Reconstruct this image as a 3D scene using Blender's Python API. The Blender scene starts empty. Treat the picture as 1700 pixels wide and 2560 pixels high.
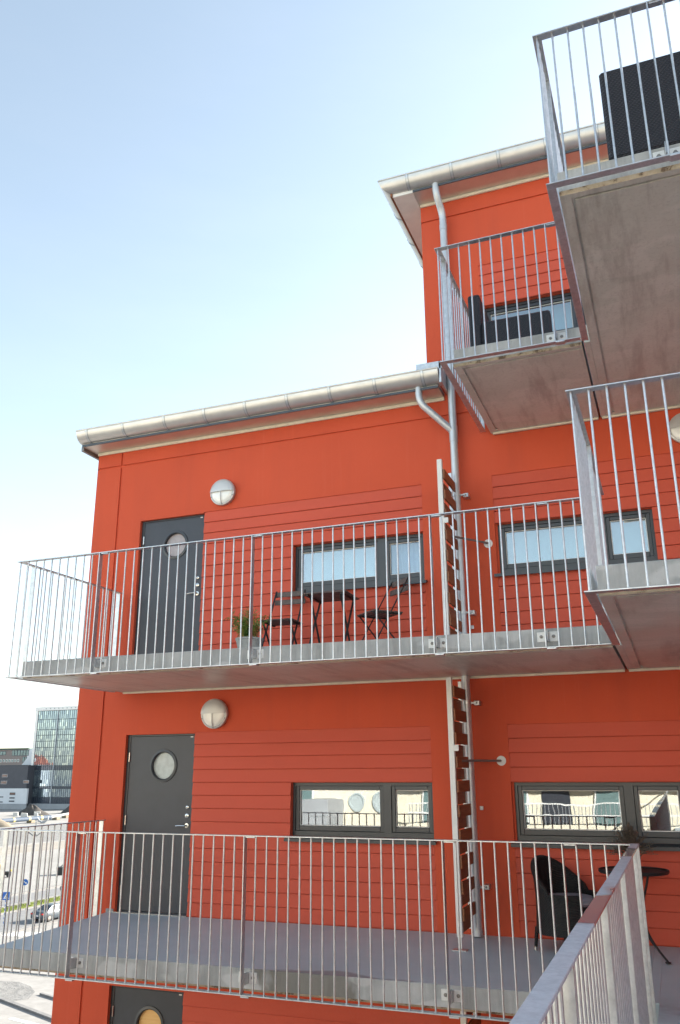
import bpy, bmesh, math, random
from mathutils import Vector, Matrix
random.seed(7)
R = math.radians
SC = bpy.context.scene
COL = SC.collection

# ------------------------------------------------------------------ camera
cam_data = bpy.data.cameras.new('camera')
cam = bpy.data.objects.new('camera', cam_data)
COL.objects.link(cam)
SC.camera = cam
PITCH, YAW, ROLL = R(17.20), R(21.10), R(-0.342)
F_PX = 2097.5
cam_data.sensor_fit = 'HORIZONTAL'
cam_data.sensor_width = 24.0
cam_data.lens = 24.0 * F_PX / 1700.0
cam_data.clip_start = 0.05
cam_data.clip_end = 6000
cy_, sy_ = math.cos(YAW), math.sin(YAW)
fw = Vector((-sy_ * math.cos(PITCH), cy_ * math.cos(PITCH), math.sin(PITCH)))
r0 = Vector((cy_, sy_, 0))
u0 = r0.cross(fw)
rr = math.cos(ROLL) * r0 + math.sin(ROLL) * u0
uu = -math.sin(ROLL) * r0 + math.cos(ROLL) * u0
M = Matrix((rr, uu, -fw)).transposed().to_4x4()
M.translation = Vector((-0.421, -9.216, 1.642))
cam.matrix_world = M

# ------------------------------------------------------------------ sky, sun, exposure
SUN_EL, SUN_AZ = R(24), R(40)          # azimuth measured from +Y towards +X
world = bpy.data.worlds.new('World')
SC.world = world
world.use_nodes = True
wn = world.node_tree
bg = wn.nodes['Background']
sky = wn.nodes.new('ShaderNodeTexSky')
sky.sky_type = 'NISHITA'
sky.sun_disc = False
sky.sun_elevation = SUN_EL
sky.sun_rotation = SUN_AZ
sky.altitude = 10
sky.air_density = 1.0
sky.dust_density = 1.0
sky.ozone_density = 0.6
hsv = wn.nodes.new('ShaderNodeHueSaturation')   # thin high veil: paler than a clear sky
hsv.inputs['Saturation'].default_value = 0.70
hsv.inputs['Hue'].default_value = 0.486
wn.links.new(sky.outputs[0], hsv.inputs['Color'])
# faint high cirrus streaks
tc = wn.nodes.new('ShaderNodeTexCoord')
mpn = wn.nodes.new('ShaderNodeMapping')
mpn.inputs['Scale'].default_value = (1.2, 1.2, 5.0)
mpn.inputs['Rotation'].default_value = (0.25, 0.15, 0.0)
cn = wn.nodes.new('ShaderNodeTexNoise')
cn.inputs['Scale'].default_value = 2.2
cn.inputs['Detail'].default_value = 7
cn.inputs['Roughness'].default_value = 0.62
wn.links.new(tc.outputs['Generated'], mpn.inputs[0])
wn.links.new(mpn.outputs[0], cn.inputs['Vector'])
cr_ = wn.nodes.new('ShaderNodeMapRange')
cr_.inputs[1].default_value = 0.42
cr_.inputs[2].default_value = 0.80
cr_.inputs[3].default_value = 0.0
cr_.inputs[4].default_value = 0.07
wn.links.new(cn.outputs['Fac'], cr_.inputs[0])
bw = wn.nodes.new('ShaderNodeHueSaturation')
bw.inputs['Saturation'].default_value = 0.15
bw.inputs['Value'].default_value = 1.2
wn.links.new(hsv.outputs[0], bw.inputs['Color'])
mxw = wn.nodes.new('ShaderNodeMix')
mxw.data_type = 'RGBA'
wn.links.new(cr_.outputs[0], mxw.inputs[0])
wn.links.new(hsv.outputs[0], mxw.inputs[6])
wn.links.new(bw.outputs[0], mxw.inputs[7])
wn.links.new(mxw.outputs[2], bg.inputs[0])
bg.inputs[1].default_value = 0.095
sun_d = bpy.data.lights.new('sun', 'SUN')
sun_d.energy = 5.0
sun_d.angle = R(0.53)
sun_d.color = (1.0, 0.945, 0.86)
sun = bpy.data.objects.new('sun', sun_d)
COL.objects.link(sun)
sd = Vector((math.sin(SUN_AZ) * math.cos(SUN_EL), math.cos(SUN_AZ) * math.cos(SUN_EL), math.sin(SUN_EL)))
sun.rotation_euler = (-sd).to_track_quat('-Z', 'Y').to_euler()
sun.location = (0, 0, 60)
SC.view_settings.view_transform = 'Standard'
SC.view_settings.look = 'None'
SC.view_settings.gamma = 1
SC.view_settings.use_curve_mapping = False
SC.view_settings.exposure = 1.98
SC.cycles.max_bounces = 8
SC.cycles.transparent_max_bounces = 12

# ------------------------------------------------------------------ materials
MATS = {}


class NT:
    def __init__(s, name):
        m = bpy.data.materials.new(name)
        m.use_nodes = True
        s.m = m
        s.t = m.node_tree
        s.b = s.t.nodes['Principled BSDF']
        s.out = s.t.nodes['Material Output']
        MATS[name] = m

    def n(s, typ, **kw):
        nd = s.t.nodes.new(typ)
        for k, v in kw.items():
            setattr(nd, k, v)
        return nd

    def l(s, a, b):
        s.t.links.new(a, b)

    def pos(s, scale=(1, 1, 1), local=False):
        mp = s.n('ShaderNodeMapping')
        mp.inputs['Scale'].default_value = scale
        if local:
            tc = s.n('ShaderNodeTexCoord')
            s.l(tc.outputs['Object'], mp.inputs[0])
        else:
            g = s.n('ShaderNodeNewGeometry')
            s.l(g.outputs['Position'], mp.inputs[0])
        return mp.outputs[0]

    def noise(s, scale, detail=4, rough=0.6, vscale=(1, 1, 1), local=False):
        t = s.n('ShaderNodeTexNoise')
        t.inputs['Scale'].default_value = scale
        t.inputs['Detail'].default_value = detail
        t.inputs['Roughness'].default_value = rough
        s.l(s.pos(vscale, local), t.inputs['Vector'])
        return t.outputs['Fac']

    def ramp(s, fac, stops):
        r = s.n('ShaderNodeValToRGB')
        e = r.color_ramp.elements
        while len(e) < len(stops):
            e.new(0.5)
        for el, (p, c) in zip(e, stops):
            el.position = p
            el.color = (c[0], c[1], c[2], 1) if not isinstance(c, (int, float)) else (c, c, c, 1)
        s.l(fac, r.inputs[0])
        return r.outputs[0]

    def mix(s, fac, a, b, mode='MIX'):
        m = s.n('ShaderNodeMix', data_type='RGBA', blend_type=mode)
        for i, v in ((0, fac), (6, a), (7, b)):
            if isinstance(v, (int, float)):
                m.inputs[i].default_value = v if i == 0 else (v, v, v, 1)
            elif isinstance(v, tuple):
                m.inputs[i].default_value = (*v, 1)
            else:
                s.l(v, m.inputs[i])
        return m.outputs[2]

    def bump(s, h, strength=0.3, dist=0.01):
        b = s.n('ShaderNodeBump')
        b.inputs['Strength'].default_value = strength
        b.inputs['Distance'].default_value = dist
        s.l(h, b.inputs['Height'])
        s.l(b.outputs[0], s.b.inputs['Normal'])

    def set(s, col=None, rough=None, metal=None, spec=None):
        if col is not None:
            if isinstance(col, tuple):
                s.b.inputs['Base Color'].default_value = (*col, 1)
            else:
                s.l(col, s.b.inputs['Base Color'])
        if rough is not None:
            if isinstance(rough, (int, float)):
                s.b.inputs['Roughness'].default_value = rough
            else:
                s.l(rough, s.b.inputs['Roughness'])
        if metal is not None:
            s.b.inputs['Metallic'].default_value = metal
        if spec is not None:
            s.b.inputs['Specular IOR Level'].default_value = spec
        return s


def stain(t, cx, hw, scale=2.6):
    """mask of a damp patch centred on x = cx"""
    g = t.n('ShaderNodeNewGeometry')
    sp_ = t.n('ShaderNodeSeparateXYZ')
    t.l(g.outputs['Position'], sp_.inputs[0])
    su = t.n('ShaderNodeMath', operation='SUBTRACT')
    t.l(sp_.outputs[0], su.inputs[0])
    su.inputs[1].default_value = cx
    ab = t.n('ShaderNodeMath', operation='ABSOLUTE')
    t.l(su.outputs[0], ab.inputs[0])
    mr_ = t.n('ShaderNodeMapRange')
    mr_.inputs[1].default_value = 0.0
    mr_.inputs[2].default_value = hw
    mr_.inputs[3].default_value = 0.45
    mr_.inputs[4].default_value = -0.15
    t.l(ab.outputs[0], mr_.inputs[0])
    ad_ = t.n('ShaderNodeMath', operation='ADD')
    t.l(mr_.outputs[0], ad_.inputs[0])
    t.l(t.noise(scale, 4, 0.6, (1, 1, .5)), ad_.inputs[1])
    return ad_.outputs[0], sp_


def simple(name, col, rough=0.6, metal=0.0, var=0.12, vs=6.0, spec=None, bump=0.0, bscale=200):
    t = NT(name)
    f = t.noise(vs, 5, 0.65)
    lo = tuple(c * (1 - var) for c in col)
    hi = tuple(min(1, c * (1 + var)) for c in col)
    t.set(t.ramp(f, [(0.3, lo), (0.7, hi)]), rough, metal, spec)
    if bump:
        t.bump(t.noise(bscale, 2), bump, 0.004)
    return t


# red mineral render
t = NT('red_render')
f1 = t.noise(0.9, 5, 0.6)
f2 = t.noise(55, 3, 0.7)
c = t.ramp(f1, [(0.25, (0.55, 0.073, 0.028)), (0.75, (0.62, 0.086, 0.033))])
c = t.mix(t.ramp(f2, [(0.35, 0.0), (0.7, 0.10)]), c, (0.62, 0.13, 0.07))
st = t.noise(1.0, 4, 0.6, (3.0, 3.0, 0.22))
c = t.mix(t.ramp(st, [(0.50, 0.0), (0.75, 0.22)]), c, (0.40, 0.062, 0.034))
st2 = t.noise(1.0, 5, 0.7, (14.0, 14.0, 0.45))
c = t.mix(t.ramp(st2, [(0.56, 0.0), (0.74, 0.16)]), c, (0.66, 0.15, 0.085))
t.set(c, 0.85)
t.bump(t.noise(170, 3, 0.7), 0.35, 0.004)
# siding boards, same paint on smoother board
t = NT('red_board')
f1 = t.noise(1.4, 5, 0.6, (0.4, 1, 2))
c = t.ramp(f1, [(0.25, (0.53, 0.072, 0.034)), (0.75, (0.60, 0.085, 0.042))])
f2 = t.noise(40, 3, 0.7)
c = t.mix(t.ramp(f2, [(0.4, 0.0), (0.75, 0.10)]), c, (0.60, 0.15, 0.10))
t.set(c, 0.7)
t.bump(t.noise(150, 3, 0.7), 0.25, 0.003)
# concrete edges: formwork streaks, drips, pale repairs
t = NT('slab_concrete')
f1 = t.noise(2.2, 6, 0.65)
c = t.ramp(f1, [(0.25, (0.29, 0.295, 0.29)), (0.55, (0.43, 0.435, 0.43)), (0.8, (0.55, 0.555, 0.55))])
st = t.noise(1.0, 5, 0.7, (7.0, 2.0, 0.7))
c = t.mix(t.ramp(st, [(0.45, 0.0), (0.64, 0.52)]), c, (0.20, 0.20, 0.19))
pt = t.noise(1.7, 2, 0.4, (1, 1, 2.0))
c = t.mix(t.ramp(pt, [(0.60, 0.0), (0.63, 0.5)]), c, (0.60, 0.60, 0.59))
sm_, sp_ = stain(t, -3.55, .75)
low = t.n('ShaderNodeMapRange')      # only the lowest deck carries this damp patch
low.inputs[1].default_value = .4
low.inputs[2].default_value = .6
low.inputs[3].default_value = 1.0
low.inputs[4].default_value = 0.0
t.l(sp_.outputs[2], low.inputs[0])
ml = t.n('ShaderNodeMath', operation='MULTIPLY')
t.l(t.ramp(sm_, [(0.62, 0.0), (0.70, 0.75)]), ml.inputs[0])
t.l(low.outputs[0], ml.inputs[1])
c = t.mix(ml.outputs[0], c, (0.15, 0.135, 0.11))
pin = t.noise(70, 2, 0.5)
c = t.mix(t.ramp(pin, [(0.70, 0.0), (0.78, 0.6)]), c, (0.16, 0.15, 0.14))
t.set(c, 0.8)
t.bump(t.noise(60, 5, 0.7), 0.35, 0.006)
# soffit: smooth formed concrete with trowelled patches
t = NT('soffit_concrete')
f1 = t.noise(1.1, 6, 0.65)
c = t.ramp(f1, [(0.3, (0.50, 0.51, 0.45)), (0.7, (0.66, 0.665, 0.60))])
pt = t.noise(1.3, 2.5, 0.5, (0.8, 1.6, 1))
c = t.mix(t.ramp(pt, [(0.56, 0.0), (0.59, 0.45)]), c, (0.72, 0.69, 0.63))
sp = t.noise(38, 4, 0.7)
c = t.mix(t.ramp(sp, [(0.5, 0.0), (0.8, 0.35)]), c, (0.22, 0.21, 0.19))
st = t.noise(1.0, 5, 0.7, (5, 0.7, 1))
c = t.mix(t.ramp(st, [(0.50, 0.0), (0.66, 0.50)]), c, (0.27, 0.25, 0.22))
t.set(c, t.ramp(pt, [(0.4, 0.30), (0.7, 0.48)]), spec=0.5)
t.bump(t.noise(30, 5, 0.7), 0.06, 0.004)
t = NT('edge_strip')
f1 = t.noise(9, 5, 0.7, (1, 1, 1))
t.set(t.ramp(f1, [(0.40, (0.16, 0.115, 0.075)), (0.47, (0.44, 0.36, 0.25)), (0.7, (0.58, 0.50, 0.37))]), 0.85)
t.bump(f1, 0.6, 0.01)
# deck coating
t = NT('deck_coating')
f1 = t.noise(1.3, 6, 0.6)
c = t.ramp(f1, [(0.3, (0.42, 0.49, 0.52)), (0.7, (0.51, 0.575, 0.60))])
g = t.n('ShaderNodeNewGeometry')
sx = t.n('ShaderNodeSeparateXYZ')
t.l(g.outputs['Position'], sx.inputs[0])
mr = t.n('ShaderNodeMapRange')
mr.inputs[1].default_value = -1.86
mr.inputs[2].default_value = -1.62
mr.inputs[3].default_value = 0.22
mr.inputs[4].default_value = -0.6
t.l(sx.outputs[1], mr.inputs[0])
wet, _s = stain(t, -3.35, .85, 1.6)
ad = t.n('ShaderNodeMath', operation='ADD')
t.l(wet, ad.inputs[0])
t.l(mr.outputs[0], ad.inputs[1])
wm = t.ramp(ad.outputs[0], [(0.60, 0.0), (0.74, 0.62)])
c = t.mix(wm, c, (0.13, 0.135, 0.14))
t.set(c, t.ramp(wm, [(0.0, 0.55), (1.0, 0.3)]))
t.bump(t.noise(120, 3, 0.6), 0.15, 0.003)
# galvanised steel
t = NT('galvanised')
f1 = t.noise(22, 4, 0.7)
c = t.ramp(f1, [(0.3, (0.46, 0.48, 0.50)), (0.7, (0.63, 0.65, 0.67))])
t.set(c, t.ramp(t.noise(9, 4, 0.6), [(0.3, 0.28), (0.7, 0.46)]), 0.78)
t = NT('wet_rail')
f1 = t.noise(1.25, 1.5, 0.5, (1.0, 1.0, 1))
dry = t.ramp(f1, [(0.46, 0.0), (0.49, 1.0)])
sp = t.noise(26, 5, 0.75)
c = t.mix(dry, (0.27, 0.255, 0.265), t.ramp(sp, [(0.3, (0.48, 0.52, 0.56)), (0.7, (0.68, 0.72, 0.76))]))
t.set(c, t.ramp(f1, [(0.46, 0.18), (0.49, 0.5)]), 0.3)
# zinc-aluminium gutter sheet
t = NT('gutter_metal')
f1 = t.noise(5, 4, 0.6)
c = t.ramp(f1, [(0.3, (0.56, 0.55, 0.535)), (0.7, (0.65, 0.64, 0.62))])
t.set(c, 0.42, 0.7)
simple('soffit_metal', (0.60, 0.55, 0.49), 0.42, 0.55, 0.06)
simple('pipe_metal', (0.56, 0.58, 0.60), 0.42, 0.55, 0.08)
simple('white_panel', (0.80, 0.78, 0.74), 0.5, 0.0, 0.06)
simple('cream_trim', (0.74, 0.68, 0.55), 0.6, 0.0, 0.10, 9)
simple('roof_sheet', (0.22, 0.21, 0.20), 0.5, 0.4)
simple('dark_frame', (0.036, 0.040, 0.047), 0.38, 0.0, 0.10, spec=0.6)
simple('door_paint', (0.035, 0.038, 0.050), 0.40, 0.0, 0.10, bump=0.12, bscale=260)
simple('chrome', (0.62, 0.60, 0.57), 0.22, 1.0, 0.05)
simple('white_paint', (0.72, 0.71, 0.68), 0.5, 0.0, 0.06)
simple('bolt_steel', (0.22, 0.21, 0.20), 0.45, 0.7)
simple('rod_steel', (0.22, 0.20, 0.19), 0.45, 0.5)
simple('zinc_plate', (0.66, 0.66, 0.65), 0.5, 0.3, 0.08, 30)
simple('rubber', (0.02, 0.02, 0.02), 0.8)
simple('lamp_body', (0.56, 0.555, 0.545), 0.42, 0.35, 0.05)
t = NT('lamp_glass')
t.set((0.86, 0.85, 0.80), 0.12)
t.b.inputs['Coat Weight'].default_value = 0.5
t.bump(t.noise(60, 2), 0.3, 0.005)
t = NT('plank_wood')
gr = t.noise(6, 6, 0.7, (1, 0.5, 9))
c = t.ramp(gr, [(0.3, (0.15, 0.050, 0.020)), (0.7, (0.34, 0.130, 0.052))])
t.set(c, 0.55)
t.bump(gr, 0.2, 0.004)
t = NT('dark_wood')
gr = t.noise(9, 6, 0.7, (4, 4, 4), True)
c = t.ramp(gr, [(0.3, (0.045, 0.032, 0.028)), (0.7, (0.13, 0.092, 0.080))])
t.set(c, 0.5)
simple('black_iron', (0.020, 0.019, 0.019), 0.5, 0.2)


def wicker(name, col, scale):
    t = NT(name)
    mp = t.pos((1, 1, 1), True)
    w1 = t.n('ShaderNodeTexWave', wave_type='BANDS', bands_direction='DIAGONAL')
    w1.inputs['Scale'].default_value = scale
    w1.inputs['Distortion'].default_value = 0.6
    t.l(mp, w1.inputs[0])
    w2 = t.n('ShaderNodeTexWave', wave_type='BANDS', bands_direction='Z')
    w2.inputs['Scale'].default_value = scale * 1.3
    w2.inputs['Distortion'].default_value = 0.4
    t.l(mp, w2.inputs[0])
    mul = t.n('ShaderNodeMath', operation='MULTIPLY')
    t.l(w1.outputs['Fac'], mul.inputs[0])
    t.l(w2.outputs['Fac'], mul.inputs[1])
    c = t.ramp(mul.outputs[0], [(0.05, tuple(x * 0.35 for x in col)), (0.6, col), (1.0, tuple(x * 1.9 for x in col))])
    t.set(c, 0.5)
    t.bump(mul.outputs[0], 0.9, 0.01)


wicker('wicker_black', (0.034, 0.034, 0.046), 20)
wicker('wicker_grey', (0.030, 0.028, 0.027), 26)
simple('cushion_grey', (0.30, 0.31, 0.35), 0.9, 0.0, 0.08, bump=0.3)
simple('pot_concrete', (0.33, 0.33, 0.31), 0.85, 0, 0.2, 20)
simple('pot_terracotta', (0.20, 0.07, 0.04), 0.8, 0, 0.2, 20)
simple('soil', (0.05, 0.035, 0.025), 0.95)
t = NT('leaf')
c = t.ramp(t.noise(14, 3), [(0.3, (0.05, 0.11, 0.016)), (0.7, (0.17, 0.26, 0.04))])
t.set(c, 0.5)
t = NT('leaf_yellow')
t.set(t.ramp(t.noise(14, 3), [(0.3, (0.16, 0.17, 0.03)), (0.7, (0.28, 0.20, 0.04))]), 0.55)
simple('heather_dry', (0.13, 0.10, 0.075), 0.9, 0, 0.4, 40)


def glass(name, refl, tint=(1, 1, 1), rough=0.0):
    t = NT(name)
    t.t.nodes.remove(t.b)
    gl = t.n('ShaderNodeBsdfGlossy')
    gl.inputs['Roughness'].default_value = rough
    gl.inputs['Color'].default_value = (0.95, 0.97, 1.0, 1)
    tr = t.n('ShaderNodeBsdfTransparent')
    tr.inputs['Color'].default_value = (*tint, 1)
    fr = t.n('ShaderNodeFresnel')
    fr.inputs[0].default_value = 1.5
    ad = t.n('ShaderNodeMath', operation='ADD')
    ad.inputs[1].default_value = refl
    ad.use_clamp = True
    t.l(fr.outputs[0], ad.inputs[0])
    mx = t.n('ShaderNodeMixShader')
    t.l(ad.outputs[0], mx.inputs[0])
    t.l(tr.outputs[0], mx.inputs[1])
    t.l(gl.outputs[0], mx.inputs[2])
    # faint waviness of sealed double glazing
    bp = t.n('ShaderNodeBump')
    bp.inputs['Strength'].default_value = 0.03
    bp.inputs['Distance'].default_value = 0.02
    t.l(t.noise(2.6, 2, 0.4), bp.inputs['Height'])
    t.l(bp.outputs[0], gl.inputs['Normal'])
    t.l(mx.outputs[0], t.out.inputs[0])


glass('window_glass', 0.17, (0.80, 0.86, 0.86))
glass('window_glass_plain', 0.10, (0.86, 0.90, 0.90))
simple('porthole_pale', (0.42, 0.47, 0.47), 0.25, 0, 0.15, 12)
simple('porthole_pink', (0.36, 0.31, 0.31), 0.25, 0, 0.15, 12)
t = NT('porthole_lit_peach')  # warm light on the pane is painted as its base colour
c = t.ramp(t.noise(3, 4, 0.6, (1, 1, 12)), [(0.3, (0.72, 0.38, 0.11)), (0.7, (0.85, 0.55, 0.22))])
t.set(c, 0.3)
t = NT('curtain_sky_tint')  # pale curtain with the cyan of the reflected sky painted in
fw_ = t.noise(1.5, 3, 0.5, (2.0, 2.0, 0.4))
t.set(t.ramp(fw_, [(0.3, (0.26, 0.52, 0.64)), (0.7, (0.38, 0.63, 0.72))]), 0.9)
t = NT('sky_blue_backing')  # reflected deeper sky, painted blue on the plane behind the glass
fw_ = t.noise(4, 3, 0.5, (8, 8, 0.3))
t.set(t.ramp(fw_, [(0.3, (0.09, 0.22, 0.50)), (0.7, (0.28, 0.46, 0.72))]), 0.9)
simple('room_dark', (0.08, 0.075, 0.07), 0.9, 0, 0.4, 3)
simple('room_pale', (0.45, 0.44, 0.41), 0.9, 0, 0.1, 3)
simple('cream_render', (0.72, 0.66, 0.52), 0.85, 0, 0.06, 2)
simple('white_cladding', (0.66, 0.67, 0.68), 0.6, 0, 0.05, 0.4)
simple('charcoal_cladding', (0.066, 0.068, 0.080), 0.6, 0, 0.1, 0.6)
simple('plinth_concrete', (0.33, 0.34, 0.35), 0.85, 0, 0.12, 0.4)
simple('green_roof_edge', (0.05, 0.11, 0.08), 0.6)
t = NT('brick_brown')
bk = t.n('ShaderNodeTexBrick')
bk.inputs['Scale'].default_value = 2.0
bk.inputs['Color1'].default_value = (0.22, 0.115, 0.085, 1)
bk.inputs['Color2'].default_value = (0.27, 0.15, 0.11, 1)
bk.inputs['Mortar'].default_value = (0.26, 0.22, 0.20, 1)
t.l(t.pos((1, 1, 1)), bk.inputs['Vector'])
t.set(bk.outputs[0], 0.9)
# curtain-wall glass: each pane its own tint
t = NT('tower_glass')
g = t.n('ShaderNodeNewGeometry')
vo = t.n('ShaderNodeTexVoronoi')
vo.inputs['Scale'].default_value = 1.0
vo.inputs['Randomness'].default_value = 0.0
t.l(t.pos((0.95, 0.001, 0.6)), vo.inputs['Vector'])
sep = t.n('ShaderNodeSeparateColor')
t.l(vo.outputs['Color'], sep.inputs[0])
c = t.ramp(sep.outputs[0], [(0.0, (0.17, 0.22, 0.27)), (0.6, (0.23, 0.29, 0.33)), (0.85, (0.30, 0.37, 0.40)), (1.0, (0.38, 0.45, 0.46))])
t.set(c, 0.04, 0.75)
t.b.inputs['Specular IOR Level'].default_value = 1.0
t = NT('tower_glass_dark')
t.set((0.06, 0.075, 0.10), 0.1, 0.4)
simple('mullion_dark', (0.07, 0.085, 0.10), 0.5, 0.3)
simple('mullion_grey', (0.32, 0.34, 0.36), 0.5, 0.2)
# ground
t = NT('site_ground')
f1 = t.noise(0.018, 6, 0.6)
c = t.ramp(f1, [(0.3, (0.195, 0.188, 0.175)), (0.6, (0.275, 0.266, 0.25))])
f2 = t.noise(0.25, 6, 0.7, (1, 0.35, 1))
c = t.mix(t.ramp(f2, [(0.45, 0.0), (0.7, 0.55)]), c, (0.15, 0.14, 0.125))
f3 = t.noise(3.0, 5, 0.7)
c = t.mix(t.ramp(f3, [(0.45, 0.0), (0.8, 0.4)]), c, (0.32, 0.312, 0.297))
t.set(c, 0.95)
t.bump(f3, 0.5, 0.05)
t = NT('gravel_ground')
f3 = t.noise(1.1, 6, 0.75)
c = t.ramp(f3, [(0.3, (0.11, 0.108, 0.102)), (0.7, (0.22, 0.215, 0.205))])
t.set(c, 0.95)
t.bump(f3, 0.8, 0.2)
t = NT('sand_ground')
f3 = t.noise(0.5, 6, 0.7, (1, 0.3, 1))
t.set(t.ramp(f3, [(0.3, (0.18, 0.16, 0.13)), (0.7, (0.27, 0.245, 0.21))]), 0.95)
t = NT('asphalt_pale')
f3 = t.noise(1.5, 6, 0.7)
t.set(t.ramp(f3, [(0.3, (0.125, 0.125, 0.127)), (0.7, (0.18, 0.18, 0.178))]), 0.9)
t.bump(t.noise(40, 3), 0.3, 0.01)
t = NT('paving_pale')
f3 = t.noise(0.8, 6, 0.7)
t.set(t.ramp(f3, [(0.3, (0.20, 0.19, 0.175)), (0.7, (0.28, 0.268, 0.25))]), 0.9)
simple('kerb_stone', (0.16, 0.155, 0.15), 0.85, 0, 0.2, 2)
simple('road_paint', (0.70, 0.70, 0.68), 0.7, 0, 0.1, 5)
t = NT('grass')
f3 = t.noise(1.2, 6, 0.75)
t.set(t.ramp(f3, [(0.3, (0.09, 0.12, 0.015)), (0.7, (0.19, 0.22, 0.03))]), 0.9)
simple('dirt', (0.065, 0.058, 0.052), 0.95, 0, 0.3, 0.9, bump=0.4, bscale=2)
simple('rubble', (0.20, 0.165, 0.12), 0.95, 0, 0.35, 1.5)
simple('block_concrete', (0.50, 0.49, 0.46), 0.85, 0, 0.1, 1)
simple('pipe_dark', (0.035, 0.055, 0.085), 0.75)
simple('pipe_pale', (0.30, 0.30, 0.29), 0.7)
simple('strap_yellow', (0.42, 0.36, 0.14), 0.6)
simple('car_paint', (0.07, 0.088, 0.105), 0.35, 0.2, 0.04)
simple('car_glass', (0.03, 0.045, 0.06), 0.06, 0.0, 0.1, spec=0.9)
simple('tail_red', (0.42, 0.02, 0.015), 0.3)
simple('sign_blue', (0.02, 0.13, 0.46), 0.4)
simple('sign_white', (0.75, 0.75, 0.74), 0.45)
simple('sign_grey', (0.16, 0.17, 0.18), 0.5, 0.3)
simple('sign_yellow', (0.75, 0.45, 0.02), 0.45)
simple('sign_red', (0.50, 0.03, 0.02), 0.45)
simple('post_grey', (0.16, 0.165, 0.17), 0.5, 0.3)
simple('skip_black', (0.020, 0.022, 0.020), 0.6)
simple('machine_yellow', (0.55, 0.38, 0.03), 0.5)
simple('glass_teal', (0.16, 0.24, 0.24), 0.12, 0.1, 0.3, 0.5)
simple('tile_red', (0.33, 0.085, 0.045), 0.8)


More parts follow.
